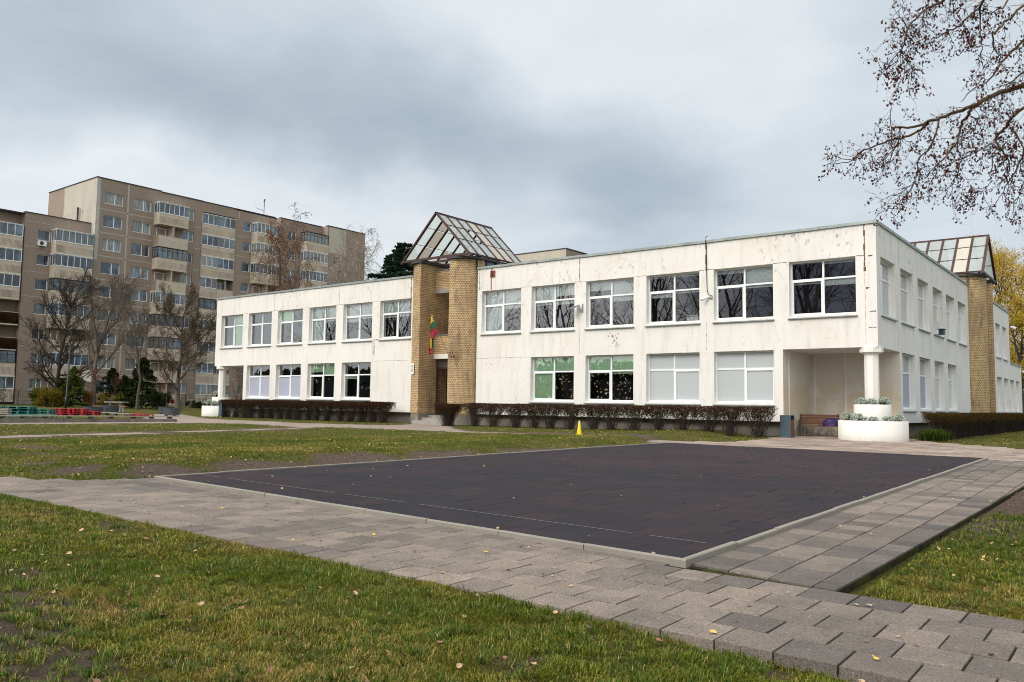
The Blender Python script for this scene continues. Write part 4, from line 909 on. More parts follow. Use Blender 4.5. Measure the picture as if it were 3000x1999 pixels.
    for s in (-1, 1): b.bar(T(s*hw, dg, ze), T(s*hw, dg-bay*6, ze), .08, .08)
    b.bar(T(-hw, dg, ze-.02), T(hw, dg, ze-.02), .08, .12); b.bar(T(-hw, dg-.72, ze-.06), T(hw, dg-.72, ze-.06), .08, .10)
    for k in range(2, 5): b.bar(T(-hw*.9, dg-bay*k, ze-.1), T(hw*.9, dg-bay*k, ze-.1), .06, .08)
    for f_ in (.36, .70):
        for s in (-1, 1): b.bar(T(s*hw*(1-f_), dg-.04, ze+(zr-ze)*f_+.02), T(s*hw*(1-f_), dg-bay*6, ze+(zr-ze)*f_+.02), .025, .03)
    sky_o = kpart(b, 'skylight', M['rust'])
    for s in (-1, 1):
        for k in range(6):
            sheet = (s == 1 and k in (3,)) or (s == -1 and k == 1)
            for f0, f1 in ((0, .36), (.36, .70), (.70, 1.0)):
                if s == 1 and k == 2 and f0 > .3 and f1 < .8: continue
                bb = MB(); m = .03; jit = random.uniform(-.02, .02); A = lambda f_, d: T(s*hw*(1-f_), d, ze+(zr-ze)*f_+.0)
                bb.poly([A(f0+.01, dg-k*bay-m), A(f0+.01, dg-(k+1)*bay+m), A(f1-.01, dg-(k+1)*bay+m), A(f1-.01, dg-k*bay-m)])
                pn = bb.build('pane', M['skysheet'] if sheet or random.random() < .08 else M['skyglass']); pn.parent = sky_o
    for s in (-1, 1):
        bb = MB()
        for k in range(1, 6): bb.bar(T(s*(hw-.1), dg-k*bay+.02, 8.5), T(s*(hw-.1), dg-k*bay+.02, ze-.05), .07, .07, 1)
        P = [T(s*(hw-.12), dg-bay, 8.5), T(s*(hw-.12), dg-bay*6, 8.5), T(s*(hw-.12), dg-bay*6, ze-.04), T(s*(hw-.12), dg-bay, ze-.04)]; bb.poly(P)
        kpart(bb, 'clerestory', [plain('bluish_glazing_panel', (.17, .24, .29), .3, .2), M['rust']])
TF = lambda u, d, z: np.array([-28.48+u, YF-d, z]); TS = lambda u, d, z: np.array([XS+d, 51.17+u, z])
tower(TF); tower(TS)
# dark space behind the towers
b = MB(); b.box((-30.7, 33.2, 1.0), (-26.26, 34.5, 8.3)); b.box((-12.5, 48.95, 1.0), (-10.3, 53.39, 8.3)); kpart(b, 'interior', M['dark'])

# ------------------------------------------------------------------ things on the building
t = thing('number_plate', (-30.5, 30.44, 3.58), 'white enamel plate with black house number 27 on the left brick tower', 'sign')
b = MB(); b.box((-.17, -.012, -.27), (.17, .012, .27)); b.box((-.185, -.006, -.285), (.185, .006, .285)); pl_ = b.build('plate', M['white'], t)
fc = bpy.data.curves.new('digits', 'FONT'); fc.body = '27'; fc.size = .36; fc.extrude = .002; fc.align_x = 'CENTER'; fc.align_y = 'CENTER'
fo = bpy.data.objects.new('digits', fc); sc.collection.objects.link(fo); dg_ = bpy.context.evaluated_depsgraph_get(); me = bpy.data.meshes.new_from_object(fo.evaluated_get(dg_)); bpy.data.objects.remove(fo); me.materials.clear(); me.materials.append(M['black'])
o = mobj('digits', me, t); o.rotation_euler.x = math.pi/2; o.location = (0, -.016, 0); o.scale = (.72, 1.25, 1)
t.rotation_euler.z = math.radians(-24); t.location = (-29.96, 30.05, 3.55)
# flag
fp0 = np.array([-27.35, 29.93, 4.12]); fp1 = at_y(1263, 921, 28.75)
fl = thing('flag', tuple(fp0), 'yellow green and red striped flag hanging limp from a slanted pole between the brick towers', 'flag')
b = MB(); b.tube([fp0-fp0, fp1-fp0], .014, 8); b.build('pole', M['plank'], fl)
def zp(x, y): return (1200+x/3.918, 880+y/3.918)
b = MB(); FY = 28.95
def strip_(pl, mi, off):
    P3 = [at_y(*zp(x, y), FY+off+.035*math.sin(x*.09+y*.03))-fp0 for x, y in pl]; b.poly(P3, mi); b.poly([p+np.array([.0, .02, 0]) for p in P3][::-1], mi)
strip_([(250, 168), (262, 172), (281, 236), (265, 250), (250, 261), (243, 300), (243, 262)], 0, 0); strip_([(250, 261), (265, 250), (281, 236), (297, 270), (310, 304), (280, 322), (246, 350), (238, 352), (243, 300)], 1, .0)
strip_([(246, 350), (280, 322), (310, 304), (333, 374), (300, 405), (270, 431), (252, 441), (236, 446), (238, 400), (238, 352)], 2, .0)
strip_([(236, 446), (240, 445), (236, 552), (230, 600), (217, 612), (222, 560), (231, 500)], 2, .03); strip_([(240, 445), (253, 440), (253, 500), (252, 553), (233, 553), (236, 500)], 0, .0); strip_([(253, 440), (270, 431), (271, 500), (271, 577), (254, 568), (253, 500)], 1, .05); strip_([(232, 553), (252, 553), (271, 577), (270, 600), (230, 618), (217, 612)], 2, .04)
b.build('cloth', [plain('yellow_cloth', (.55, .36, .02), .8, .1), plain('green_cloth', (.0, .075, .035), .8, .1), plain('red_cloth', (.24, .008, .02), .8, .1)], fl)
t = thing('flag_bracket', (-27.15, 29.9, 4.2), 'empty metal flag bracket on the right brick tower beside the flag pole', 'bracket')
b = MB()
for dx in (0, .16): b.bar((dx, 0, -.1), (dx+.02, -.16, .12), .02); b.bar((dx-.05, -.13, .10), (dx+.09, -.15, .14), .02); b.box((dx-.04, -.02, -.14), (dx+.04, .03, -.08))
b.build('arm', M['rust'], t)
t = thing('rusty_bracket', (-25.27, YF-.01, 8.14), 'rusty square steel bracket plate under the roof edge beside the entrance', 'bracket')
b = MB(); b.box((-.15, -.02, -.16), (.15, 0, .16)); b.build('plate', plain('rusty_red_steel', (.22, .06, .04), .8, .5, 14), t); b = MB(); b.bar((-.02, -.08, -.1), (.02, -.10, .30), .035); b.bar((-.03, -.02, -.02), (.02, -.1, -.02), .03); b.build('hook', M['rust'], t)
b = MB(); b.poly([(-.14, -.003, -.16), (-.11, -.003, -1.0), (-.06, -.003, -1.0), (-.07, -.003, -.16)][::1]); b.build('rust_streak', plain('rust_streak', (.36, .14, .06), .9, .4, 10), t)
def cctv(loc, rz, label, big=False):
    t = thing('security_camera', loc, label, 'camera', rz=rz); s = 1.6 if big else 1; b = MB()
    b.tube([(0, -.10*s, 0), (0, -.14*s, 0), (0, -.36*s, -.09*s)], [.035*s, .05*s, .05*s], 12); b.box((-.06*s, -.40*s, -.06*s), (.06*s, -.14*s, -.035*s)) if False else None
    b.build('housing', M['white'], t, True); b = MB(); b.tube([(0, -.362*s, -.091*s), (0, -.368*s, -.093*s)], .036*s, 12); b.build('lens', M['black'], t); b = MB(); b.bar((0, 0, 0), (0, -.2*s, -.02*s), .03*s); b.box((-.05*s, -.012, -.05*s), (.05*s, 0, .05*s)); b.build('mount', M['sill'], t); return t
cctv((-13.95, YF, 6.2), math.radians(-50), 'small dome-ended white security camera under a hanging cable between upper windows')
cctv((XS-.05, 64.6, 7.55), math.radians(60), 'white security camera on the top corner of the far wing', True)
cctv((XS-.05, 70.35, 4.75), math.radians(60), 'white security camera on the low far corner of the wing', True)
t = thing('floodlight', (-20.05, YF, 6.15), 'flat grey tilted floodlight on a bracket between two upper windows', 'lamp', rz=math.radians(-35))
b = MB(); b.obox((-.05, -.42, .02), (.13, 0, 0), (0, .26, .09), (0, -.012, .035)); b.build('housing', M['sill'], t); b = MB(); b.bar((0, 0, -.12), (0, -.25, -.04), .04); b.box((-.05, -.02, -.2), (.05, 0, .2)); b.build('mount', M['flash'], t)
b = MB(); cab = [(-14.02, YF-.02, 8.72), (-14.08, YF-.12, 8.66), (-14.1, YF-.10, 8.5), (-14.1, YF-.03, 8.3), (-14.08, YF-.03, 7.0), (-14.06, YF-.03, 6.45), (-13.98, YF-.05, 6.32), (-13.84, YF-.05, 6.26), (-13.83, YF-.05, 6.17), (-13.92, YF-.04, 6.15)]
b.tube(cab, .014, 6); o = b.build('cable', M['black'], None, True, cab[0]); tag(o, 'thin black cable running down from the roof edge to the small camera', 'cable')
t = thing('window_box', (upR[2]-.50, YF+.52, 5.33), 'small white box standing on the inner sill of an upper window', 'box')
b = MB(); b.box((-.26, -.12, 0), (.26, .12, .27)); b.build('body', M['white'], t); b = MB(); b.bar((-.27, -.13, .22), (.27, -.13, .22), .02); b.build('handle', M['black'], t)
for i, (x, lbl) in enumerate(((upL[1]-.35, 'yellow flower pot with a green plant in the ground-floor window left of the tower'), (upL[2]-.30, 'yellow flower pot in a ground-floor window, left of two'), (upL[2]-1.6, 'yellow flower pot with low plant in the dark classroom window'))):
    t = thing('flower_pot', (x, YF+.5, 2.07), lbl, 'plant pot', 'yellow pots in the ground-floor windows'); b = MB(); b.lathe([(.06, 0), (.085, .14), (.09, .15)], 14); b.build('pot', M['yellow'], t)
    b = MB()
    for k in range(30):
        a = random.uniform(0, 6.3); r = random.uniform(.05, .16); z = random.uniform(.15, .38); b.poly([(r*.3*math.cos(a), r*.3*math.sin(a), z-.05), (r*math.cos(a+.25), r*math.sin(a+.25), z), (r*math.cos(a-.25), r*math.sin(a-.25), z+.05)])
    b.build('leaves', M['thuja'], t)
t = thing('hanging_basket', (XS+.12, 41.0, 5.35), 'dark blue hanging planter outside an upper side window', 'planter'); b = MB(); b.obox((.05, 0, .12), (.14, 0, 0), (0, .28, 0), (0, 0, .012)); b.obox((.05, 0, .0), (.10, 0, 0), (0, .2, 0), (0, 0, .12)); b.build('box', plain('dark_blue_plastic', (.02, .05, .08), .5), t); b = MB(); b.bar((-.1, -.2, .1), (-.1, -.2, .5), .015); b.bar((-.1, .2, .1), (-.1, .2, .5), .015); b.build('hanger', M['black'], t)
t = thing('roof_antenna', tuple(at_x(2748, 772, -12)), 'small pale antenna box on the slope of the side skylight', 'antenna')
b = MB(); b.box((-.1, -.1, -.4), (.1, .1, -.2)); b.build('box', plain('cream_box', (.5, .45, .3), .6), t); b = MB(); b.bar((0, 0, -.6), (0, 0, .1), .03); b.bar((0, -.3, .05), (0, .3, .1), .03); b.build('mast', M['white'], t)

# ------------------------------------------------------------------ plants in general
def leaf_cloud(V, F, pts, size, flat=.5, up=0.0):
    n = len(pts); base = sum(len(v) for v in V); th = rng.uniform(0, 2*np.pi, n); ph = rng.uniform(-1, 1, n)*flat*np.pi/2+up; s = size*rng.uniform(.6, 1.35, n)
    a = np.stack([np.cos(th)*np.cos(ph), np.sin(th)*np.cos(ph), np.sin(ph)], -1); c = np.cross(a, rng.normal(0, 1, (n, 3))); c /= np.linalg.norm(c, axis=1)[:, None]+1e-9
    a = a*s[:, None]/2; c = c*s[:, None]*.32
    V.append(np.stack([pts-a, pts-c, pts+a, pts+c], 1).reshape(-1, 3)); F.append(base+np.arange(n)[:, None]*4+np.array([[0, 1, 2, 3]]))
def cloud_obj(name, pts, size, mat, parent, flat=1.0, up=0.0):
    V = []; F = []; leaf_cloud(V, F, np.asarray(pts, float), size, flat, up); return mobj(name, fast_mesh(name, np.concatenate(V), np.concatenate(F), mat), parent)
def tubes_mesh(name, segs, mat, sides=(6, 3), thick=.02):
    """segs: array rows p0(3) p1(3) r0 r1"""
    S = np.array(segs, float); Vs = []; Fs = []; base = 0
    for big in (True, False):
        A = S[(np.maximum(S[:, 6], S[:, 7]) > thick) == big]
        if not len(A): continue
        k = sides[0] if big else sides[1]; p0, p1 = A[:, :3], A[:, 3:6]; d = p1-p0; L = np.linalg.norm(d, axis=1)[:, None]+1e-9; d = d/L; p1 = p1+d*A[:, 7:8]*.3
        u = np.where(np.abs(d[:, 2:3]) < .9, np.array([[0, 0, 1.]]), np.array([[1., 0, 0]])); a = np.cross(d, u); a /= np.linalg.norm(a, axis=1)[:, None]; b_ = np.cross(d, a)
        t = np.arange(k)*2*np.pi/k; ring = a[:, None]*np.cos(t)[None, :, None]+b_[:, None]*np.sin(t)[None, :, None]
        V = np.concatenate([p0[:, None]+ring*A[:, 6][:, None, None], p1[:, None]+ring*A[:, 7][:, None, None]], 1).reshape(-1, 3)
        i = np.arange(len(A))[:, None]*2*k+base; f = [np.concatenate([i+q, i+(q+1) % k, i+k+(q+1) % k, i+k+q], 1) for q in range(k)]
        Vs.append(V); Fs.append(np.concatenate(f)); base += len(V)
    return fast_mesh(name, np.concatenate(Vs), np.concatenate(Fs), mat, None, True)
def nrm(v): return v/(np.linalg.norm(v)+1e-9)
def grow(r_, segs, tips, p, d, L, rad, lev, maxlev, P):
    """one limb made of bent pieces, with side limbs"""
    n = max(3, int(P['pieces'][min(lev, len(P['pieces'])-1)])); pts = [p]; dd = d
    for i in range(n):
        dd = nrm(dd+r_.normal(0, P['wob'], 3)+np.array([0, 0, P['up'][min(lev, len(P['up'])-1)]])); pts.append(pts[-1]+dd*L/n)
    rs = [rad*(1-(1-P['taper'])*i/n) for i in range(n+1)]
    for i in range(n): segs.append((*pts[i], *pts[i+1], rs[i], rs[i+1]))
    if lev >= maxlev: tips.append(pts[-1]); tips.append(pts[n//2]); return
    nb = P['nb'][min(lev, len(P['nb'])-1)]; st = P['start'][min(lev, len(P['start'])-1)]
    for k in range(nb):
        f = st+(1-st)*(k+r_.uniform(.1, .9))/nb; i = min(int(f*n), n-1); q = pts[i]+(pts[i+1]-pts[i])*(f*n-i); ax = nrm(pts[i+1]-pts[i])
        o = nrm(np.cross(ax, r_.normal(0, 1, 3))); ang = r_.uniform(*P['ang'][min(lev, len(P['ang'])-1)]); nd = nrm(ax*math.cos(ang)+o*math.sin(ang))
        l2 = L*P['len'][min(lev, len(P['len'])-1)]*r_.uniform(.7, 1.2)*(1.15-.55*f); r2 = min(rs[i]*.72, rad*P['rr']*(1.1-.5*f)); r2 = max(r2, P['rmin'])
        grow(r_, segs, tips, q, nd, l2, r2, lev+1, maxlev, P)
BARE = dict(pieces=(7, 6, 5, 4, 3), wob=.10, up=(.05, .10, .05, .03), taper=.25, nb=(10, 8, 8, 6), start=(.24, .15, .15, .1), ang=((.45, .85), (.4, .8), (.35, .85), (.3, .9)), len=(.55, .5, .5, .5), rr=.42, rmin=.006)
def bare_tree(name, loc, H, seed, label, group, P=None, mat=None, leaves=None, spread=1.0, maxlev=4, trunk_r=None, lean=(0, 0), leafn=2, leafs=.06):
    P = dict(BARE, **(P or {})); r_ = np.random.default_rng(seed); segs = []; tips = []
    grow(r_, segs, tips, np.zeros(3), nrm(np.array([lean[0], lean[1], 1.])), H*.80, trunk_r or H*.014, 0, maxlev, P)
    S = np.array(segs); S[:, [0, 1, 3, 4]] *= spread; T_ = np.array(tips); T_[:, :2] *= spread
    zt = max(S[:, 5].max(), .1); S[:, [2, 5]] *= H/zt; T_[:, 2] *= H/zt; S[0, 6] *= 1.35
    t = thing(name, loc, label, 'tree', group)
    m = mat or M['bark']; first = P['pieces'][0]
    big = np.maximum(S[:, 6], S[:, 7]) > .02
    mobj('trunk', tubes_mesh('trunk', S[big], m, (7, 4), .05), t); mobj('crown', tubes_mesh('crown', S[~big], m, (4, 3), .012), t)
    if leaves is not None:
        pts = np.repeat(T_, leafn, 0)+r_.normal(0, .10, (len(T_)*leafn, 3)); cloud_obj('leaves', pts, leafs, leaves, t)
    return t
def gz(x, y): return float(zg(x, y))-.03
trees = [
    ('A', 157, 1190, 768, 78, 11, 'dark bare tree with low drooping side twigs behind the teal pallets', dict(P=dict(nb=(30, 9, 8, 5), start=(.10, .2, .15, .1), ang=((.8, 1.3), (.4, .9), (.4, .9), (.4, 1)), len=(.36, .5, .5, .5), up=(.02, .06, .04, .02), rmin=.014), spread=1.0, mat='twig', trunk_r=.21, leaves=None)),
    ('B', 269, 1190, 750, 76, 23, 'tall bare tree with wide forking grey limbs behind the round grey tubs', dict(P=dict(nb=(10, 9, 8, 6), start=(.22, .15, .15, .1), ang=((.35, .75), (.4, .8), (.35, .85), (.3, .9)), len=(.66, .48, .45, .5), up=(.05, .12, .08, .05), rmin=.013), trunk_r=.25)),
    ('C', 402, 1195, 840, 72, 37, 'slender bare tree in front of the dark conifers', dict(P=dict(nb=(14, 7, 6, 5), start=(.3, .2, .2, .15), ang=((.5, .8), (.4, .8), (.4, .9), (.4, 1)), len=(.40, .5, .5, .5), rmin=.012), trunk_r=.12)),
    ('D', 523, 1196, 832, 70, 45, 'broad bare tree with a few brown leaves left of the white building', dict(P=dict(nb=(12, 9, 8, 6), start=(.20, .15, .15, .1), ang=((.6, 1.05), (.4, .8), (.35, .85), (.3, .9)), len=(.56, .48, .45, .5), up=(.05, .12, .08, .04), rmin=.012), trunk_r=.22, leaves='hedgeleaf', leafn=1, leafs=.09)),
    ('E', 694, 1180, 1058, 60, 51, 'small bare tree seen under the overhang beside the white porch column', dict(P=dict(nb=(8, 6, 5, 4), start=(.3, .2, .2, .15), rmin=.008), trunk_r=.08, maxlev=3)),
]
for nm, px, pb, pt, dep, seed, lab, kw in trees:
    base = at_d(px, pb, dep); top = at_d(px, pt, dep); z0 = gz(base[0], base[1]); kw = dict(kw)
    for k in ('mat', 'leaves'):
        if kw.get(k): kw[k] = M[kw[k]]
    bare_tree('bare_tree', (base[0], base[1], z0), top[2]-z0, seed, lab, 'bare trees in front of the apartment block', **kw)
WEEP = dict(pieces=(8, 6, 6, 7), wob=.09, up=(.03, .08, -.12, -.34), nb=(16, 9, 9, 7), start=(.2, .15, .2, .1), ang=((.35, .7), (.4, .8), (.4, .9), (.4, 1)), len=(.40, .55, .6, .75), rr=.40, rmin=.021)
for px, pt, dep, seed, lab, lv in ((857, 606, 88, 61, 'weeping birch with orange-brown leaves behind the low left roof', True), (1005, 648, 88, 64, 'pale leafless weeping birch at the right end of the apartment block', False), (1040, 660, 92, 66, 'thin pale birch standing past the right end of the apartment block', False), (700, 905, 84, 68, 'low reddish birch crown just above the left end of the white roof', True)):
    base = at_d(px, 1175, dep); top = at_d(px, pt, dep); z0 = gz(base[0], base[1])
    bare_tree('birch_tree', (base[0], base[1], z0), top[2]-z0, seed, lab, 'birches between the two buildings', WEEP, M['bark_birch'] if not lv else M['bark_red'], M['birchleaf'] if lv else None, .85, 3, .19, leafn=2 if lv else 1, leafs=.13)
# trees behind the camera: they stand in the window reflections
b0 = bare_tree('bare_tree', (-26, -17, .3), 19, 71, 'tall bare tree across the lawn, seen only reflected in the windows', 'bare trees reflected in the windows', dict(nb=(9, 7, 6, 4)), M['twig'], None, 1.1, 4)
rk = random.Random(3)
for k in range(24):
    x = -16-k*2.9-(k > 12)*(k-12)*2.2+rk.uniform(-1, 1); y = -15-(k % 3)*4.5-rk.uniform(0, 2); s = rk.uniform(1.25, 1.75)
    c = copy_tree(b0); c['label'] = f'tall bare tree reflected in the windows, {["nearest the brick towers", "in the middle", "towards the corner"][k % 3]}' if False else c['label']; c.location = (x, y, .3); c.rotation_euler.z = k*1.9+1; c.scale = (s*.75, s*.75, s*.72)
r_ = np.random.default_rng(72); n = 26000; x = r_.uniform(-175, 60, n); hh = 6.5+4*fbm(x, x*0, .06, 5, 4)+1.5*fbm(x, x*0, .5, 6, 2); P_ = np.stack([x, -58-r_.uniform(0, 9, n), .2+hh*r_.uniform(0, 1, n)**.8], -1)
o = cloud_obj('reflection_darkening_woods', P_, 1.1, M['pine'], None); tag(o, 'dark line of woods added out of view behind the camera to darken the low window reflections', 'woods', kind='stuff')  # unseen leaf band, added behind the camera to darken low window reflections
# spruce
def conifer(name, loc, H, R, mat, label, seed, whorl=.45, group=None, droop=-.25, dens=1.0, leaf=.16, taper=1.0, cat='tree'):
    r_ = np.random.default_rng(seed); t = thing(name, loc, label, cat, group); segs = [(0, 0, 0, 0, 0, H, H*.014+.03, .01)]; pts = []; z = H*.06
    while z < H*.985:
        Lr = R*(1-z/H)**taper*r_.uniform(.78, 1.12)+.05; nb = int(r_.integers(5, 8))
        for k in range(nb):
            a = r_.uniform(0, 6.28); L = Lr*r_.uniform(.75, 1.15); p0 = np.array([0, 0, z]); p1 = np.array([math.cos(a)*L, math.sin(a)*L, z+droop*L+.15*L])
            mid = (p0+p1)/2+np.array([0, 0, .1*L]); segs += [(*p0, *mid, .02+L*.008, .015), (*mid, *p1, .015, .006)]
            m = int((14+L*42)*dens); f = r_.uniform(.12, 1, m)**.7; q = np.where(f[:, None] < .5, p0+(mid-p0)*f[:, None]*2, mid+(p1-mid)*(f[:, None]-.5)*2)
            sd = np.array([-math.sin(a), math.cos(a), 0]); q = q+sd*(r_.normal(0, .16, m)*L*(1.1-f))[:, None]+r_.normal(0, .035, (m, 3))-np.array([0, 0, 1])*np.abs(r_.normal(0, .10, m))[:, None]; pts.append(q)
        z += whorl*r_.uniform(.7, 1.2)*(1-.5*z/H)
    mobj('trunk', tubes_mesh('trunk', segs, M['bark'], (6, 4), .02), t); cloud_obj('foliage', np.concatenate(pts), leaf, mat, t, .6); return t
conifer('spruce_tree', (-61.4, 60, .8), 17.9, 8.0, M['needle'], 'dark blue-green spruce rising behind the roof beside the entrance tower', 81, .34, dens=2.0, leaf=.20, taper=.66, droop=-.02)
def bush_at(px, pb, pt, dep, R, mat, name, label, seed, shape='cone', leaf=.14, n=5200, cat='shrub', group='shrubs and conifers below the apartment windows'):
    base = at_d(px, pb, dep); top = at_d(px, pt, dep); z0 = gz(base[0], base[1]); H = top[2]-z0
    if shape == 'conifer': return conifer(name, (base[0], base[1], z0), H, R, mat, label, seed, .3, group, -.1, 1.3, leaf, .65, cat)
    r_ = np.random.default_rng(seed); t = thing(name, (base[0], base[1], z0), label, cat, group)
    nc = 26; cc = np.stack([r_.uniform(-1, 1, nc)*R*.7, r_.uniform(-1, 1, nc)*R*.6, r_.uniform(.12, .85, nc)*H], -1); cr = r_.uniform(.25, .45, nc)*min(R, H)*.8
    i = r_.integers(0, nc, n); d = r_.normal(0, 1, (n, 3)); d /= np.linalg.norm(d, axis=1)[:, None]; p = cc[i]+d*(cr[i]*r_.uniform(.4, 1.08, n))[:, None]; p = p[p[:, 2] > .03]
    segs = [(*(r_.normal(0, .1, 2)), 0, *c, .02, .008) for c in cc]
    mobj('stems', tubes_mesh('stems', segs, M['bark'], (4, 3), .03), t); cloud_obj('foliage', p, leaf, mat, t); return t
bush_at(140, 1192, 1136, 74, 1.6, M['olive'], 'yellow_shrub', 'yellow-green leafy shrub beside the dark lamp post', 91, 'b')
bush_at(120, 1180, 1142, 76, 1.0, M['thuja'], 'green_shrub', 'low green shrub at the left of the yellow shrub', 92, 'b', n=2500)
bush_at(212, 1190, 1074, 75, 1.35, M['thuja'], 'thuja', 'bright green spreading thuja right of the lamp post', 93, 'conifer', .16)
bush_at(182, 1190, 1108, 78, 1.0, M['pine'], 'conifer', 'dark conifer behind the lamp post', 94, 'conifer', .16)
bush_at(258, 1190, 1142, 76, 1.0, M['birchleaf'], 'dark_red_shrub', 'dark reddish shrub between the thuja and the tree trunk', 95, 'b', .12, 2600)
bush_at(326, 1190, 1078, 78, 1.75, M['pine'], 'conifer', 'dark pointed conifer behind the concrete table', 96, 'conifer', .17)
bush_at(362, 1190, 1098, 77, 1.3, M['pine'], 'conifer', 'dark conifer in the middle of the evergreen row', 97, 'conifer', .17)
bush_at(414, 1190, 1046, 76, 1.9, M['pine'], 'conifer', 'tallest and widest dark conifer behind the slender bare tree', 98, 'conifer', .17)
bush_at(466, 1192, 1142, 75, 1.3, M['pine'], 'low_evergreen', 'low dark evergreen at the right end of the row', 99, 'b', .14, 3600)
bush_at(318, 1192, 1150, 72, 1.3, M['olive'], 'green_shrub', 'sparse olive shrub behind the concrete table', 101, 'b', .10, 900)
bush_at(590, 1192, 1175, 84, 2.2, M['pine'], 'low_evergreen', 'low clipped dark shrub under the apartment window near the white planter', 102, 'b', .12, 2600)
bare_tree('bare_shrub', (*at_d(12, 1192, 72)[:2], 1.0), 1.9, 103, 'bare twiggy shrub at the left edge of the picture', None, dict(nb=(12, 7, 5, 4), start=(.03, .1, .2, .2), ang=((.3, .9), (.3, .8), (.4, .9), (.4, 1)), len=(.8, .6, .5, .5), rmin=.008), M['twig'], None, 1.5, 3, .03)
# autumn trees right of the building
for px, pt, dep, R, seed, mt, lab in ((2955, 684, 88, 4.6, 111, 'yellowleaf', 'tall golden-leaved tree behind the far wing at the right'), (3030, 700, 100, 6.5, 112, 'greenyellow', 'yellow-green autumn tree at the right edge of the picture'), (2905, 800, 118, 5.5, 113, 'yellowleaf', 'farther yellow tree glimpsed beside the brick tower'), (3000, 900, 80, 5.0, 114, 'greenyellow', 'lower yellow-green tree near the far corner of the wing'), (3090, 760, 84, 5.0, 115, 'yellowleaf', 'golden tree just beyond the right edge')):
    base = at_d(px, 1225, dep); top = at_d(px, pt, dep); z0 = .7; H = top[2]-z0; r_ = np.random.default_rng(seed); segs = []; tips = []
    grow(r_, segs, tips, np.zeros(3), np.array([0, 0, 1.]), H*.9, .25, 0, 3, dict(BARE, nb=(15, 8, 6, 4), start=(.14, .15, .2, .15), len=(.40, .5, .5, .5), ang=((.5, .95), (.4, .8), (.4, .9), (.4, 1)), rmin=.014))
    T_ = np.array(tips); zt = T_[:, 2].max(); S = np.array(segs); S[:, [2, 5]] *= H/zt; T_[:, 2] *= H/zt; t = thing('autumn_tree', (base[0], base[1], z0), lab, 'tree', 'autumn trees beyond the right end of the building')
    mobj('trunk', tubes_mesh('trunk', S[S[:, 6] > .035], M['twig'], (6, 4), .03), t); mobj('crown', tubes_mesh('crown', S[S[:, 6] <= .035], M['twig'], (3, 3), .012), t)
    pts = np.repeat(T_, 12, 0)+r_.normal(0, .30, (len(T_)*12, 3)); dn = fbm(pts[:, 0]*1.0+seed, pts[:, 1]+pts[:, 2], .8, seed, 2); cloud_obj('leaves', pts[dn > .36], .15, M[mt], t)
# hedges
def hedge(name, P0, P1, width, ztop, label, seed, bushes, grp, twn=120, dense=1.0, green=False):
    r_ = np.random.default_rng(seed); P0 = np.array(P0, float); P1 = np.array(P1, float); L = np.linalg.norm(P1-P0); d = (P1-P0)/L; nn = np.array([-d[1], d[0]]); mid = (P0+P1)/2; z0 = gz(*mid); H = ztop-z0
    t = thing(name, (mid[0], mid[1], z0), label, 'hedge', grp); segs = []; pts = []; top = []
    nb = bushes; fl = int(twn*L/nb)
    for k in range(nb):
        c = (k+.5)/nb*L-L/2+r_.normal(0, .06); off = r_.normal(0, .05)
        for q in range(fl):
            a = r_.normal(0, .10, 2); e = np.array([r_.uniform(-.72, .72)*max(L/nb, .8), r_.uniform(-.5, .5)*width]); e = e*(.6+.4*r_.uniform()); hh = H*r_.uniform(.70, 1.0)
            b0_ = np.array([c+a[0], off+a[1], 0.]); m_ = np.array([c+a[0]+(e[0])*.45, off+a[1]+e[1]*.45, hh*.5]); e_ = np.array([np.clip(c+e[0]*1.05, -L/2, L/2), off+e[1], hh])
            for s0, s1, ra, rb in ((b0_, m_, .008, .006), (m_, e_, .006, .0035)): segs.append((*s0, *s1, ra, rb))
            for w in range(4):
                f = r_.uniform(.25, 1); s0 = m_+(e_-m_)*f; s1 = s0+np.array([r_.normal(0, .10), r_.normal(0, .10), r_.uniform(.03, .20)]); s1[2] = min(s1[2], H*r_.uniform(.96, 1.0)); s1[0] = np.clip(s1[0], -L/2-.1, L/2+.1); segs.append((*s0, *s1, .004, .0025))
                m2 = int(3*dense); pts.append(s0+(s1-s0)*r_.uniform(.3, 1.1, (m2, 1))+r_.normal(0, .03, (m2, 3)))
    nt = int(L*width*3600*dense); tp = np.stack([r_.uniform(-L/2, L/2, nt), r_.uniform(-.52, .52, nt)*width, H*(.62+.38*r_.uniform(0, 1, nt)**.45)], -1); tp[:, 2] += (fbm(tp[:, 0]+seed, tp[:, 1], 1.3, 3, 3)-.5)*.06
    R3 = np.array([[d[0], nn[0], 0], [d[1], nn[1], 0], [0, 0, 1]])
    S = np.array(segs); S[:, :3] = S[:, :3]@R3.T; S[:, 3:6] = S[:, 3:6]@R3.T
    mobj('twigs', tubes_mesh('twigs', S, M['twig'], (3, 3), .5), t); cloud_obj('leaves', np.concatenate(pts)@R3.T, .045, M['greenyellow'] if False else M['hedgeleaf'], t); cloud_obj('top_growth', tp@R3.T, .038, M['hedgeleaf'] if green else M['hedgetop'], t); return t
HG = 'clipped hedges along the building'
hedge('hedge', (-46.2, 29.75), (-31.2, 29.75), .95, 1.83, 'long brown clipped hedge in front of the left block', 121, 17, HG, 120, 1.2)
hedge('hedge', (-25.55, 29.45), (-11.0, 29.6), .85, 1.84, 'long brown hedge of gnarled stems in front of the right block', 122, 14, HG, 95, .9)
hedge('hedge_bush', (-26.9, 28.95), (-25.75, 28.95), 1.05, 1.79, 'single rounded clipped bush at the foot of the right brick tower', 123, 1, HG, 230, 1.6)
hedge('hedge', (-6.35, 33.4), (-6.35, 60), .95, 1.72, 'olive-brown clipped hedge along the grey side wall at the right', 124, 30, HG, 75, 1.0, True)
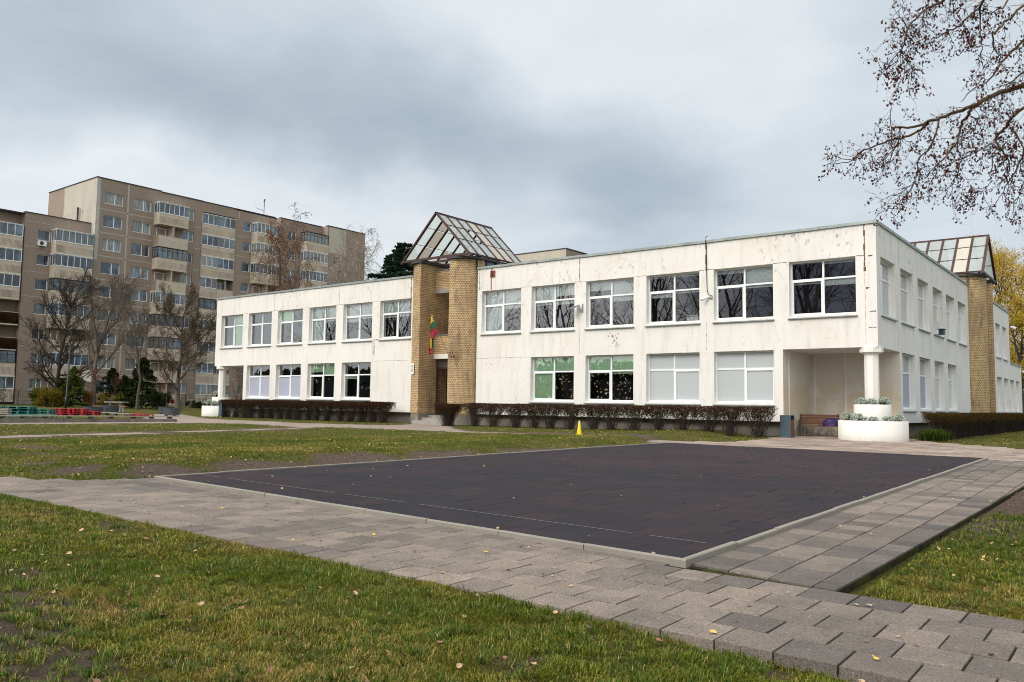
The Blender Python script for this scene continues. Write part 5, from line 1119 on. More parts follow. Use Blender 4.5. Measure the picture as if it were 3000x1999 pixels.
r_ = np.random.default_rng(131); t = thing('grass_tuft', (-6.3, 32.7, gz(-6.3, 32.7)), 'loose green tuft of long grass at the near end of the right hedge', 'plant'); V = []; F = []
n = 700; a = r_.uniform(0, 6.28, n); L = r_.uniform(.25, .62, n); b0_ = np.stack([r_.normal(0, .18, n), r_.normal(0, .25, n), np.zeros(n)], -1); m_ = b0_+np.stack([np.cos(a)*L*.35, np.sin(a)*L*.35, L*.75], -1); e_ = b0_+np.stack([np.cos(a)*L*.95, np.sin(a)*L*.95, L*.5], -1); sd = np.stack([-np.sin(a), np.cos(a), np.zeros(n)], -1)*.008
V = np.stack([b0_-sd, b0_+sd, m_+sd, m_-sd, e_+sd*.2, e_-sd*.2], 1).reshape(-1, 3); i = np.arange(n)[:, None]*6; F = np.concatenate([i+np.array([[0, 1, 2, 3]]), i+np.array([[3, 2, 4, 5]])])
mobj('leaves', fast_mesh('leaves', V, F, M['thuja']), t)
# ------------------------------------------------------------------ panel apartment blocks
def mkchild(b, name, mats, root, smooth=False):
    o = b.build(name, mats); rel(o, root); return o
_ac = {}
def apt_window(root, y, z, w, h, X, n=2, fm='frame', rz=math.pi/2, x=None):
    key = (round(w, 2), round(h, 2), n, fm)
    if key not in _ac:
        t = .07; b = MB(); b.box((0, 0, 0), (t, .08, h)); b.box((w-t, 0, 0), (w, .08, h)); b.box((t, 0, 0), (w-t, .08, t)); b.box((t, 0, h-t), (w-t, .08, h)); b.box((-.03, -.12, -.07), (w+.03, .0, -.02))
        cut = {1: [], 2: [.58], 3: [.3, .65], 4: [.25, .5, .75]}[n]
        for c in cut: b.box((w*c-.05, .003, t), (w*c+.05, .077, h-t))
        fo = b.build('window', M[fm]); p = MB(); p.poly([(t, .05, t), (w-t, .05, t), (w-t, .05, h-t), (t, .05, h-t)]); po = p.build('pane', M['aglass']); _ac[key] = (fo.data, po.data); bpy.data.objects.remove(fo); bpy.data.objects.remove(po)
    fd, pd = _ac[key]; f = link(bpy.data.objects.new('window', fd), root); f.matrix_parent_inverse = Matrix.Translation(root.location).inverted()
    f.location = (X-.14, y, z) if x is None else x; f.rotation_euler.z = rz; link(bpy.data.objects.new('pane', pd), f); return f
ar = random.Random(11)
_bc = {}
def balcony(root, y0, y1, zf, X, proj, state, closed=True):
    """concrete balcony with ribbed parapet; local x along +Y, local -y outwards"""
    w = y1-y0; key = (round(w, 2), round(proj, 2), state)
    if key not in _bc:
        b = MB(); H = 1.27
        b.box((0, -proj, -.14), (w, .0, -.001), 1)
        def face(p, q, z0, z1, mi):
            b.poly([(*p, z0), (*q, z0), (*q, z1), (*p, z1)], mi)
        for p, q, s in (((0, -proj), (w, -proj), 0), ((0, 0), (0, -proj), 1), ((w, -proj), (w, 0), 1)):
            face(p, q, 0, .06, 1); face(p, q, .06, .86, 0 if not s else 1); face(p, q, .86, H, 1)
            face(q, p, 0, H, 1) if state == 'open' else None
        b.box((0, -proj-.02, H-.03), (w, -proj+.06, H+.02), 1)
        if state != 'open':
            b.box((w*.52-.08, -proj+.06, H+.02), (w*.52+.08, -proj+.12, 2.64), 1)
        else: b.box((w*.52-.06, -proj+.1, 0), (w*.52+.06, -.01, 2.64), 1)
        bd = b.build('balcony', [M['rib'], M['apanel']]); gl = None; pn = None
        if state != 'open':
            g = MB(); p = MB(); z0, z1 = H+.02, 2.62; t = .06
            for (ax, ay), (bx, by), n in (((0.02, -proj+.05), (w-.02, -proj+.05), 6 if w > 3 else 3), ((0.03, -proj+.05), (.03, -.02), 2), ((w-.03, -.02), (w-.03, -proj+.05), 2)):
                for k in range(n+1):
                    f_ = k/n; x = ax+(bx-ax)*f_; y = ay+(by-ay)*f_; g.box((x-t/2, y-.03, z0), (x+t/2, y+.03, z1))
                for z in (z0, z1-.07): g.bar((ax, ay, z+.035), (bx, by, z+.035), .055, .07)
                if state == 'dark': g.bar((ax, ay, z1-.4), (bx, by, z1-.4), .05, .05)
                p.poly([(ax, ay, z0), (bx, by, z0), (bx, by, z1), (ax, ay, z1)])
            g.box((-.03, -proj-.05, z1), (w+.03, 0, z1+.05), 0)
            gl = g.build('glazing', M['frame_brown' if state == 'dark' else 'frame']); pn = p.build('pane', M['aglass'])
        _bc[key] = (bd.data, gl and gl.data, pn and pn.data)
        for q in (bd, gl, pn):
            if q: bpy.data.objects.remove(q)
    bd, gl, pn = _bc[key]; o = link(bpy.data.objects.new('balcony', bd), root); o.matrix_parent_inverse = Matrix.Translation(root.location).inverted(); o.location = (X, y0, zf); o.rotation_euler.z = math.pi/2
    if gl: link(bpy.data.objects.new('glazing', gl), o); link(bpy.data.objects.new('pane', pn), o)
    return o
M['apanel'] = plain('beige_concrete_parapet', (.52, .45, .36), .9, .25, 1.2)
ST = 2.787; AB = thing('apartment_building', (-104, 64, .9), 'tall nine-storey brown and beige panel apartment block with balconies', 'building')
b = MB(); ops = []
for k in range(9):
    z = 26.2-ST*k; ops += [(45.4, 47.7, z-1.4, z), (48.95, 51.25, z-1.4, z), (55.4, 57.0, z-1.35, z-.1), (64.2, 65.5, z-1.35, z-.1)]
facade(b, -97, 'y', 1, 44.54, 58.1, .3, 27.75, [o for o in ops if o[0] < 58], .14); facade(b, -97, 'y', 1, 63.0, 69.4, .3, 27.45, [o for o in ops if o[0] > 60], .14)
facade(b, -97, 'y', 1, 58.1, 63.0, 26.3, 27.6, [], .1)
b.poly([(-97, 58.1, .3), (-98.3, 58.1, .3), (-98.3, 58.1, 26.3), (-97, 58.1, 26.3)]); b.poly([(-97, 63.0, .3), (-97, 63.0, 26.3), (-98.3, 63.0, 26.3), (-98.3, 63.0, .3)])
o2 = [(70.6, 72.1, 25.85-ST*k-1.3, 25.85-ST*k) for k in range(9)]; facade(b, -95.8, 'y', 1, 69.4, 76.8, .3, 27.4, o2, .14); b.poly([(-97, 69.4, .3), (-95.8, 69.4, .3), (-95.8, 69.4, 27.4), (-97, 69.4, 27.4)])
o3 = [(78.0, 79.0, 25.9-ST*k-1.2, 25.9-ST*k) for k in range(9)]; facade(b, -94.6, 'y', 1, 76.8, 84.0, .3, 27.5, o3, .14); b.poly([(-95.8, 76.8, .3), (-94.6, 76.8, .3), (-94.6, 76.8, 27.5), (-95.8, 76.8, 27.5)])
b.poly([(-110, 44.54, .3), (-105.5, 44.54, .3), (-105.5, 44.54, 27.75), (-110, 44.54, 27.75)]); b.poly([(-94.6, 84, .3), (-110, 84, .3), (-110, 84, 27.4), (-94.6, 84, 27.4)]); b.poly([(-110, 84, .3), (-110, 44.54, .3), (-110, 44.54, 27.4), (-110, 84, 27.4)])
mkchild(b, 'wall', M['pebble'], AB)
b = MB(); b.poly([(-105.5, 44.54, .3), (-97, 44.54, .3), (-97, 44.54, 27.75), (-105.5, 44.54, 27.75)]); mkchild(b, 'beige_panel', M['beige'], AB); b = MB(); b.poly([(-98.3, 58.1, .3), (-98.3, 63, .3), (-98.3, 63, 26.3), (-98.3, 58.1, 26.3)]); mkchild(b, 'beige_panel', M['beige'], AB); b = MB()
b.poly([(-94.597, 77.0, 23.6), (-94.597, 80.2, 23.6), (-94.597, 80.2, 27.4), (-94.597, 77.0, 27.4)])
mkchild(b, 'beige_panel', M['beige'], AB)
b = MB()
for k in range(9):
    z = 26.2-ST*k-1.4-.72
    for y0, y1 in ((44.9, 51.5), (57.1, 58.0)): b.box((-97.0, y0, z-.05), (-96.992, y1, z+.05))
    b.box((-97.0, 63.1, z-.03), (-96.994, 69.3, z+.03)); b.box((-105.4, 44.532, z-.05), (-97.1, 44.54, z+.05))
b.box((-97.0, 48.2, .9), (-96.992, 48.38, 27.6)); b.box((-97.0, 44.56, 18), (-96.992, 44.95, 27.7)); b.box((-97.6, 44.53, 19), (-97.0, 44.54, 27.7)); b.box((-100.6, 44.532, 20), (-100.4, 44.54, 27.6)); b.box((-105.55, 44.532, 20), (-105.4, 44.54, 27.6)); b.box((-97.0, 63.55, 26.4), (-96.994, 63.65, 27.4)); b.box((-97.9, 44.53, 20.55), (-96.99, 45.0, 20.95))
mkchild(b, 'panel_joint', M['joint'], AB)
b = MB(); b.box((-110, 44.6, 27.5), (-97.05, 84, 27.6))
for y0, y1, x, z in ((44.5, 52.4, -96.93, 27.75), (52.4, 69.35, -96.93, 27.62), (69.35, 76.75, -95.73, 27.45), (76.75, 84.05, -94.53, 27.52)): b.box((x-.5, y0, z-.03), (x, y1, z+.07))
b.box((-110, 44.47, 27.74), (-96.93, 44.7, 27.83)); mkchild(b, 'roof', M['roof'], AB)
b = MB()
for y0, y1, x in ((44.6, 69.3, -97), (69.45, 76.7, -95.8), (76.85, 83.9, -94.6)): b.box((x-.2, y0, .3), (x-.003 if False else x+.03, y1, 1.25))
mkchild(b, 'plinth', M['plinth'], AB)
seqc3 = ['white', 'open', 'dark', 'open', 'white', 'dark', 'dark', 'open', 'open']; seqc5 = ['white', 'white', 'white', 'open', 'white', 'dark', 'white', 'open', 'white']
for k in range(9):
    z = 26.2-ST*k
    apt_window(AB, 45.4, z-1.4, 2.3, 1.4, -97, 3 if k in (2,) else 2); apt_window(AB, 48.95, z-1.4, 2.3, 1.4, -97, 2); apt_window(AB, 55.4, z-1.35, 1.6, 1.25, -97, 2); apt_window(AB, 64.2, z-1.35, 1.3, 1.25, -97, 1)
    apt_window(AB, 70.6, 25.85-ST*k-1.3, 1.5, 1.3, -95.8, 2); apt_window(AB, 78.0, 25.9-ST*k-1.2, 1.0, 1.2, -94.6, 1)
    zf = 23.46-ST*k
    balcony(AB, 51.6, 55.5, zf, -97, 1.3, seqc3[k]); balcony(AB, 65.6, 69.4, zf, -97, 1.3, seqc5[k]); balcony(AB, 73.0, 76.9, zf-.1, -95.8, 1.3, 'dark' if k in (0, 5) else 'white')
    balcony(AB, 58.12, 60.55, zf, -97, .12, 'white' if k != 4 else 'dark'); balcony(AB, 60.57, 62.98, zf, -97, .12, 'white' if k not in (3, 7) else 'open')
    if seqc3[k] == 'open': apt_window(AB, 52.0, zf+.9, 2.0, 1.5, -96.85, 2)
    if seqc5[k] == 'open': apt_window(AB, 66.0, zf+.9, 2.0, 1.5, -96.85, 2)
    if k in (3, 7): apt_window(AB, 60.9, zf+.6, 1.8, 1.8, -98.1, 2)
AL = thing('apartment_building', (-104, 34, .9), 'lower seven-storey wing of brown panel apartments at the left edge', 'building')
b = MB(); f1 = [(38.75, 40.1, 20.6-ST*k-1.2, 20.6-ST*k) for k in range(7)]
facade(b, -98, 'y', 1, 37.4, 44.53, .3, 22.3, f1, .14); facade(b, -99.2, 'y', 1, 14, 37.4, .3, 22.3, [(29.6, 31.2, o[2], o[3]) for o in f1], .14); b.poly([(-99.2, 37.4, .3), (-98, 37.4, .3), (-98, 37.4, 22.3), (-99.2, 37.4, 22.3)]); b.poly([(-112, 14, .3), (-99.2, 14, .3), (-99.2, 14, 22.3), (-112, 14, 22.3)])
mkchild(b, 'wall', M['pebble'], AL)
b = MB()
for k in range(7): z = 20.6-ST*k+.75; b.box((-98.0, 37.45, z-.025), (-97.994, 40.0, z+.025))
b.box((-98.0, 42.0, 21.4), (-97.994, 42.06, 22.3)); mkchild(b, 'panel_joint', M['joint'], AL)
b = MB(); b.box((-112, 14, 22.1), (-98.05, 44.5, 22.2)); b.box((-98.5, 37.33, 22.29), (-97.93, 44.5, 22.38)); b.box((-99.7, 14, 22.29), (-99.13, 37.33, 22.38)); mkchild(b, 'roof', M['roof'], AL)
b = MB(); b.box((-98.3, 37.45, .3), (-97.96, 44.5, 1.2)); b.box((-99.5, 14, .3), (-99.16, 37.3, 1.2)); mkchild(b, 'plinth', M['plinth'], AL)
for k in range(7):
    apt_window(AL, 38.75, 20.6-ST*k-1.2, 1.35, 1.2, -98, 1 if k < 4 else 2); apt_window(AL, 29.6, 20.6-ST*k-1.2, 1.6, 1.2, -99.2, 2)
    zf = 18.12-ST*k; s1 = ['white', 'white', 'dark', 'white', 'open', 'white', 'open'][k]; s2 = ['white', 'white', 'white', 'open', 'open', 'dark', 'white'][k]
    balcony(AL, 40.2, 44.35, zf, -98, 1.3, s1); balcony(AL, 32.4, 37.2, zf, -99.2, 1.35, s2)
    if s1 == 'open': apt_window(AL, 40.7, zf+.9, 2.4, 1.5, -97.85, 3)
    if s2 == 'open': apt_window(AL, 33.2, zf+.9, 2.6, 1.5, -99.05, 3)
FB = thing('apartment_building', (-88, 128, .8), 'distant beige and brown apartment roof peeking above the flat roof beside the glass gable', 'building')
b = MB(); b.poly([(-97, 120, .3), (-81.9, 120, .3), (-81.9, 120, 29.7), (-97, 120, 29.7)], 0); b.poly([(-81.9, 120, .3), (-81.9, 145, .3), (-81.9, 145, 29.3), (-81.9, 120, 29.7)], 1); b.poly([(-97, 145, .3), (-97, 120, .3), (-97, 120, 29.7), (-97, 145, 29.7)], 1); mkchild(b, 'wall', [M['beige'], M['pebble']], FB)
b = MB(); b.box((-97.1, 119.9, 29.7), (-81.8, 145, 29.85)); mkchild(b, 'roof', M['roof'], FB)
b = MB(); 
for z in (26.6, 23.8): b.box((-97, 119.98, z-.04), (-82, 120, z+.04))
b.box((-88.1, 119.98, 20), (-88, 120, 29.6)); mkchild(b, 'panel_joint', M['joint'], FB)
t = thing('air_conditioner', (-97.98, 38.75, 18.75), 'white air conditioner unit under a window of the lower apartment wing', 'air conditioner')
b = MB(); b.box((.02, 0, 0), (.34, .85, .55)); b.box((0, .1, -.1), (.3, .14, 0)); b.box((0, .7, -.1), (.3, .74, 0)); b.build('casing', M['white'], t); b = MB(); m = 20; b.poly([(.345, .34+.22*math.cos(2*math.pi*k/m), .28+.22*math.sin(2*math.pi*k/m)) for k in range(m)]); b.build('fan', M['black_metal'], t)
p = at_x(262, 1103, -95.5); t = thing('satellite_dish', tuple(p), 'pale round satellite dish on the apartment wall above the tubs', 'satellite dish')
b = MB(); b.lathe([(.05, 0), (.45, .05), (.75, .16), (.77, .15), (.46, .03), (.05, -.02)], 20); o = b.build('dish', plain('cream_dish', (.45, .42, .36), .5), t, True); o.rotation_euler = (0, math.radians(70), math.radians(-20)); b = MB(); b.bar((0, 0, 0), (-1.3, 0, -.3), .06); b.bar((0, 0, -.5), (.6, 0, .1), .03); b.build('arm', M['sill'], t)
p = at_x(778, 634, -97); t = thing('roof_antenna', (-97.4, p[1], 27.6), 'thin television antenna standing on the apartment roof', 'antenna'); b = MB(); b.bar((0, 0, 0), (0, 0, 2.4), .06); b.bar((0, -1.4, .9), (0, 0, .7), .04); b.build('mast', M['pole'], t); b = MB(); b.bar((0, -.1, 2.0), (0, .15, 2.35), .09); b.build('head', M['pole'], t)
p = at_y(230, 632, 44.4); t = thing('vent_pipe', (p[0], 44.3, 22.2), 'short black vent pipe standing on the lower apartment roof', 'pipe'); b = MB(); b.tube([(0, 0, 0), (0, 0, 2.3)], .11, 8); b.build('pipe', M['pole'], t); b = MB(); b.tube([(0, 0, 2.3), (0, 0, 2.4)], .15, 8); b.build('cap', M['pole'], t)

# ------------------------------------------------------------------ furniture of the yard
def silver_plant(loc, R, H, label, seed, grp):
    r_ = np.random.default_rng(seed); t = thing('silver_ragwort', loc, label, 'plant', grp); segs = []; pts = []
    for k in range(34):
        a = r_.uniform(0, 6.28); el = r_.uniform(.15, 1.4); e = np.array([R*math.cos(a)*math.cos(el), R*math.sin(a)*math.cos(el), H*(.25+.75*math.sin(el))])*r_.uniform(.75, 1.05); m = e*np.array([.35, .35, .6]); segs += [(0, 0, -.03, *m, .006, .005), (*m, *e, .005, .003)]
        q = m+(e-m)*r_.uniform(.1, 1.1, (34, 1))+r_.normal(0, R*.085, (34, 3)); pts.append(q)
    P_ = np.concatenate(pts); P_[:, 2] = np.maximum(P_[:, 2], .01); mobj('stems', tubes_mesh('stems', segs, M['twig'], (3, 3), .5), t); cloud_obj('leaves', P_, .06, M['silver'], t)
def planter(cx, cy, z0, label, r1, r2, seed, spots):
    t = thing('round_planter', (cx, cy, z0), label, 'planter', 'two-tier white round planters')
    def tier(r, za, zb, name):
        b = MB(); n = 48; b.lathe([(r-.005, za), (r, za+.3*(zb-za)), (r*1.002, zb-.02), (r-.01, zb), (r-.07, zb), (r-.075, zb-.06)], n); o = b.build(name, M['plaster_clean'], t, False)
        me = o.data; me.polygons.foreach_set('use_smooth', [True]*len(me.polygons)); me.set_sharp_from_angle(angle=.6); return o
    tier(r1, -.25, 1.42-z0, 'lower_tier'); tier(r2, 1.30-z0, 1.99-z0, 'upper_tier')
    b = MB(); b.lathe([(r1-.08, 1.34-z0), (r1-.09, 1.37-z0)], 24); b.lathe([(r2-.08, 1.92-z0), (r2-.09, 1.94-z0)], 24); b.build('soil', M['soil'], t)
planter(-7.93, 31.02, .70, 'two-tier round white planter round the near corner column', 1.15, .62, 1, ())
planter(-48.5, 31.02, .76, 'two-tier round white planter at the left end of the building', 1.2, .60, 2, ())
SG = 'silver plants in the round planters'
def plants_px(cx, cy, z, rr, lst, where):
    for i, (px, R, H, lb) in enumerate(lst):
        best = min(((abs(a), a) for a in ()), default=None); bx = None
        for k in range(240):     # the place on the planting ring seen at this bearing, camera side first
            a = math.pi*1.5+math.pi*(k/240-.5)*1.3; x = cx+rr*math.cos(a); y = cy+rr*math.sin(a); v = RW.T@np.array([x, y, z-CH]); u = 1500+FPX*v[0]/-v[2]
            if bx is None or abs(u-px) < bx[0]: bx = (abs(u-px), x, y)
        silver_plant((bx[1], bx[2], z), R, H, f'{lb} {where}', int(px), SG)
plants_px(-7.93, 31.02, 1.96, .40, ((2525, .24, .26, 'left one of three silver plants'), (2556, .18, .24, 'small middle silver plant'), (2592, .26, .32, 'tallest right silver plant')), 'on the upper tier by the near column')
plants_px(-7.93, 31.02, 1.38, .90, ((2480, .20, .30, 'upright leftmost silver plant'), (2513, .27, .27, 'widest silver plant'), (2558, .19, .17, 'lowest middle silver plant'), (2601, .19, .19, 'small silver plant right of the middle'), (2634, .21, .26, 'rightmost silver plant')), 'on the lower tier by the near column')
plants_px(-48.5, 31.02, 1.46, .92, ((610, .34, .34, 'left bushy silver plant'), (628, .30, .28, 'second silver plant'), (655, .34, .36, 'right silver plant behind the grey bin')), 'on the lower tier of the far left planter')
plants_px(-48.5, 31.02, 2.04, .40, ((634, .28, .36, 'silver plant'),), 'on the upper tier of the far left planter')
def cone(x, y, h, label):
    t = thing('traffic_cone', (x, y, float(height(np.array([x]), np.array([y]))[0])), label, 'cone', 'yellow marker cones'); b = MB(); b.lathe([(.083*h/.45, .012), (.078*h/.45, .05), (.022, h-.012), (.016, h), (.010, h)], 24); b.build('body', M['yellow'], t, True)
    b = MB(); b.box((-.09*h/.45, -.09*h/.45, 0), (.09*h/.45, .09*h/.45, .014)); b.build('base', M['yellow'], t); b = MB(); b.lathe([(.032, h-.075), (.0275, h-.04)], 16); b.build('sticker', M['white'], t)
cone(*G(1697, 1286), .47, 'yellow cone on the lawn in front of the long brown hedge'); c = at_d(648, 1222, 51.2); cone(c[0], c[1], .36, 'small yellow cone beside the far left white planter')
def bin_(x, y, z0, w, h, label, wood):
    t = thing('litter_bin', (x, y, z0), label, 'bin', 'grey litter bins'); b = MB(); b.box((-w/2, -w/2, .03), (w/2, -w/2+.02, h)); b.box((-w/2, w/2-.02, .03), (w/2, w/2, h)); b.box((-w/2, -w/2+.02, h-.02), (w/2, w/2-.02, h)); b.box((-w/2, -w/2+.02, .03), (-w/2+.02, w/2-.02, h-.02)); b.box((w/2-.06, -w/2+.02, .03), (w/2-.05, w/2-.02, h-.18)); b.box((w/2-.22, -w/2+.03, h-.19), (w/2-.2, w/2-.03, h-.02), 1); b.box((-w/2+.03, -w/2+.03, 0), (w/2-.03, w/2-.03, .03), 1); b.build('body', [M['bin'], M['black']], t)
    b = MB(); b.box((w/2-.045, -w/2+.022, .06), (w/2-.004, w/2-.022, h-.18)); b.build('door', M['wood'] if wood else M['black_metal'], t)
    b = MB(); b.tube([(w/2-.004, w/2-.08, h-.24), (w/2+.006, w/2-.08, h-.24)], .012, 8); b.build('lock', M['sill'], t)
M['bin'] = plain('blue_grey_sheet_metal', (.055, .085, .11), .45, .12)
bin_(-10.72, 30.25, .70, .40, .86, 'dark blue-grey litter bin with wooden side beside the bench', True); c = at_y(652, 1200, 29.5); bin_(c[0], 29.5, .74, .34, .95, 'narrow grey litter bin between the far left planter and hedge', False)
# bench
BR = math.radians(20); t = thing('park_bench', (-10.28, 32.55, .71), 'brown slatted park bench with curved dark metal arms under the open porch', 'bench', rz=BR); W2 = .74
b = MB()
for k in range(4): b.box((-W2, .235+.012*k, .50+.098*k), (W2, .262+.012*k, .585+.098*k))
b.build('backrest', M['wood'], t); b = MB()
for k in range(4): b.box((-W2, -.25+.115*k, .415), (W2, -.15+.115*k, .445))
b.build('seat', M['wood'], t)
for s in (-1, 1):
    x = s*(W2-.03); b = MB(); b.tube([(x, -.30, 0), (x, -.27, .38), (x, -.24, .56), (x, -.16, .62), (x, .05, .63), (x, .22, .63)], .034, 8); b.tube([(x, .34, 0), (x, .27, .35), (x, .22, .55), (x, .26, .9)], .034, 8); b.tube([(x, .22, .63), (x, .12, .50), (x, -.02, .42), (x, -.26, .40)], .028, 8); b.bar((x, -.27, .40), (x, .26, .40), .03, .04); b.build('leg', M['black_metal'], t)
b = MB(); b.bar((0, -.26, .405), (0, .24, .405), .03, .02); b.bar((0, .27, .44), (0, .30, .88), .02, .03); b.build('rail', M['black_metal'], t)
bagM = NT('purple_patterned_fabric'); pb = bagM.obj(); M['bag'] = bagM.done(bagM.mix(bagM.ramp(bagM.noise(pb, 9, 2), [(.62, 0.), (.68, 1.)]), bagM.mix(bagM.noise(pb, 4, 3), (.012, .008, .06), (.04, .018, .15)), (.20, .03, .10)), .6)
import mathutils.noise as mn
bx = Vector((.40, -.02, 0)); bx.rotate(Matrix.Rotation(BR, 3, 'Z')); t = thing('bag', (-10.28+bx.x, 32.55+bx.y, .71+.447), 'limp purple patterned bag on the right end of the bench seat', 'bag'); bm_ = MB(); n1, n2 = 22, 12
for i in range(n2):
    for j in range(n1):
        q = []
        for a, c in ((i, j), (i, j+1), (i+1, j+1), (i+1, j)):
            ph = a/n2*math.pi/2; th = (c % n1)/n1*2*math.pi; rx = .30*math.cos(ph)**.6; h_ = .30*math.sin(ph)**.9; v = Vector((rx*math.cos(th), rx*.55*math.sin(th), h_)); v += Vector((.10*v.z, 0, 0)); d = mn.noise(v*7)*.03; q.append((v.x*(1+d*2), v.y*(1+d*3), max(0, v.z*(1+d*4))))
        bm_.poly(q)
o = bm_.build('sack', M['bag'], t, True); b = MB(); b.tube([(-.27, -.05, .02), (-.34, -.1, .015), (-.40, -.08, .01)], .012, 6); b.tube([(.1, 0, .29), (.16, 0, .33), (.22, -.02, .27), (.26, -.03, .18)], .012, 6); b.build('strap', M['bag'], t, True)
# pallets
def pallet_mb(L=1.2, Wd=.8):
    b = MB()
    for k in range(5): y = -Wd/2+.072+k*(Wd-.145)/4; b.box((-L/2, y-.07, .122), (L/2, y+.07, .144))
    for x in (-L/2+.05, 0, L/2-.05): b.box((x-.06, -Wd/2, .100), (x+.06, Wd/2, .1215))
    for x in (-L/2+.05, 0, L/2-.05):
        for y in (-Wd/2+.05, 0, Wd/2-.05): b.box((x-.05, y-.05, .0225), (x+.05, y+.05, .0995))
    for y in (-Wd/2+.05, 0, Wd/2-.05): b.box((-L/2, y-.05, 0), (L/2, y+.05, .022))
    return b
pm = {}
for c in ('teal', 'red', 'plank', 'bluewood'):
    if c == 'bluewood': M[c] = plain('dark_blue_painted_wood', (.02, .035, .12), .7, .3)
    o = pallet_mb().build('pallet', M[c]); pm[c] = o.data; bpy.data.objects.remove(o)
def pal(px, py, dep, lev, c, rz, label, grp, sx=1.0):
    q = at_d(px, py, dep); o = link(bpy.data.objects.new('pallet', pm[c])); o.location = (q[0], q[1], float(zg(q[0], q[1]))+.0+lev*.146); o.rotation_euler.z = math.radians(rz); o.scale = (sx, 1, 1); tag(o, label, 'pallet', grp)
TG, RG = 'teal painted pallets', 'red painted pallets'; AR = 38.5
for px, dep, lev, lab in ((36, 47.6, 0, 'teal pallet at the bottom of the tall left stack'), (36, 47.6, 1, 'teal pallet second from the bottom of the tall left stack'), (37, 47.7, 2, 'teal pallet third from the bottom of the tall left stack'), (34, 47.6, 3, 'topmost teal pallet of the tall left stack'), (66, 47.9, 2, 'teal pallet on the right shoulder of the tall stack, under the top one'), (67, 47.8, 3, 'topmost teal pallet right beside the tall left stack'), (66, 47.8, 1, 'teal pallet low in the right part of the tall stack'),
                         (68, 46.6, 0, 'short teal pallet at ground level before the tall stack'), (124, 48.4, 2, 'uppermost teal pallet of the lower right stack'), (124, 48.4, 1, 'teal pallet in the middle of the lower right stack'), (130, 46.4, .1, 'teal pallet lying alone in front, at the right end of the teal group')):
    pal(px, 1210, dep, lev, 'teal', AR, lab, TG, .95 if lev else 1.15)
for px, dep, lab in ((186, 50.2, 'left'), (222, 50.4, 'middle'), (256, 50.6, 'right')):
    for lev, ln in ((0, 'bottom'), (1, 'centre'), (2, 'top')):
        if (lab, ln) != ('right', 'top'): pal(px+rng.uniform(-3, 3), 1208, dep, lev, 'red', AR+rng.uniform(-2, 2), f'{ln} red pallet of the {lab} stack behind the boardwalk', RG)
for px, dep, lev, lab in ((396, 50.4, .2, 'left half of the lone red pallet pair'), (418, 49.4, .1, 'right half of the lone red pallet pair')): pal(px, 1210, dep, lev, 'red', AR-20, lab+' beside the grey tub', RG, .8)
pal(2, 1210, 47, .3, 'bluewood', AR, 'dark blue pallet at the far left edge', None); q = at_d(17, 1210, 46.5); t = thing('wooden_crate', (q[0], q[1], .80), 'weathered brown wooden block between the blue and teal pallets', 'crate', rz=math.radians(AR)); b = MB()
for k in range(3): b.box((-.22, -.2, .02+k*.11), (.22, .2, .11+k*.11))
b.build('boards', M['plank'], t); b = MB(); b.box((-.18, -.16, 0), (.18, .16, .34)); b.build('core', M['plank'], t)
# low concrete rim with boardwalk plank
A = np.array(G(-90, 1239.5)); B = np.array(G(520, 1235.5)); d = nrm(B-A); nn = np.array([-d[1], d[0]]); L = np.linalg.norm(B-A)
t = thing('sandbox_rim', (A[0], A[1], float(zg(*A))), 'long low cracked concrete rim topped with a weathered plank on dark blocks', 'bench'); b = MB(); i = 0; s = 0
R3 = lambda s_, n_, z: (d[0]*s_+nn[0]*n_, d[1]*s_+nn[1]*n_, z)
while s < L-.1:
    l = min(random.uniform(1.6, 2.9), L-s); h = random.uniform(.175, .205); jj = random.uniform(-.03, .03); m = (s+l/2); c = R3(m, .2+jj, h/2+.0); b.obox(c, np.append(d*(l/2-.01), random.uniform(-.01, .01)), np.append(nn*.2, 0), (0, 0, h/2)); s += l
mkr = b.build('rim', plain('mossy_concrete', (.17, .15, .135), .95, .85, 2.5, bump=.01), t); s = .4
while s < L-.3: b = MB(); c = R3(s, .22, .25); b.obox(c, np.append(d*.09, 0), np.append(nn*.16, 0), (0, 0, .045)); s += random.uniform(.75, 1.05); b.build('block', M['black_metal'], t)
b = MB(); s = 0
while s < L: l = min(3.2, L-s); c = R3(s+l/2, .2, .315+random.uniform(-.004, .004)); b.obox(c, np.append(d*(l/2-.006), 0), np.append(nn*.24, 0), (0, 0, .018)); s += l
b.build('plank', M['plank'], t)
A = np.array(at_d(300, 1212, 54)); B = np.array(at_d(384, 1218, 49)); t = thing('low_plank', (A[0], A[1], float(zg(A[0], A[1]))), 'narrow plank low over the grass running from the grey tub to the red pallets', 'plank'); b = MB(); D3 = B-A; D3[2] = 0; b.bar((0, 0, .16), tuple(D3+np.array([0, 0, .16])), .25, .05); b.build('board', M['plank'], t); b = MB()
for f_ in (.15, .5, .85): b = MB(); b.bar(tuple(D3*f_), tuple(D3*f_+np.array([0, 0, .14])), .14); b.build('block', M['black_metal'], t)
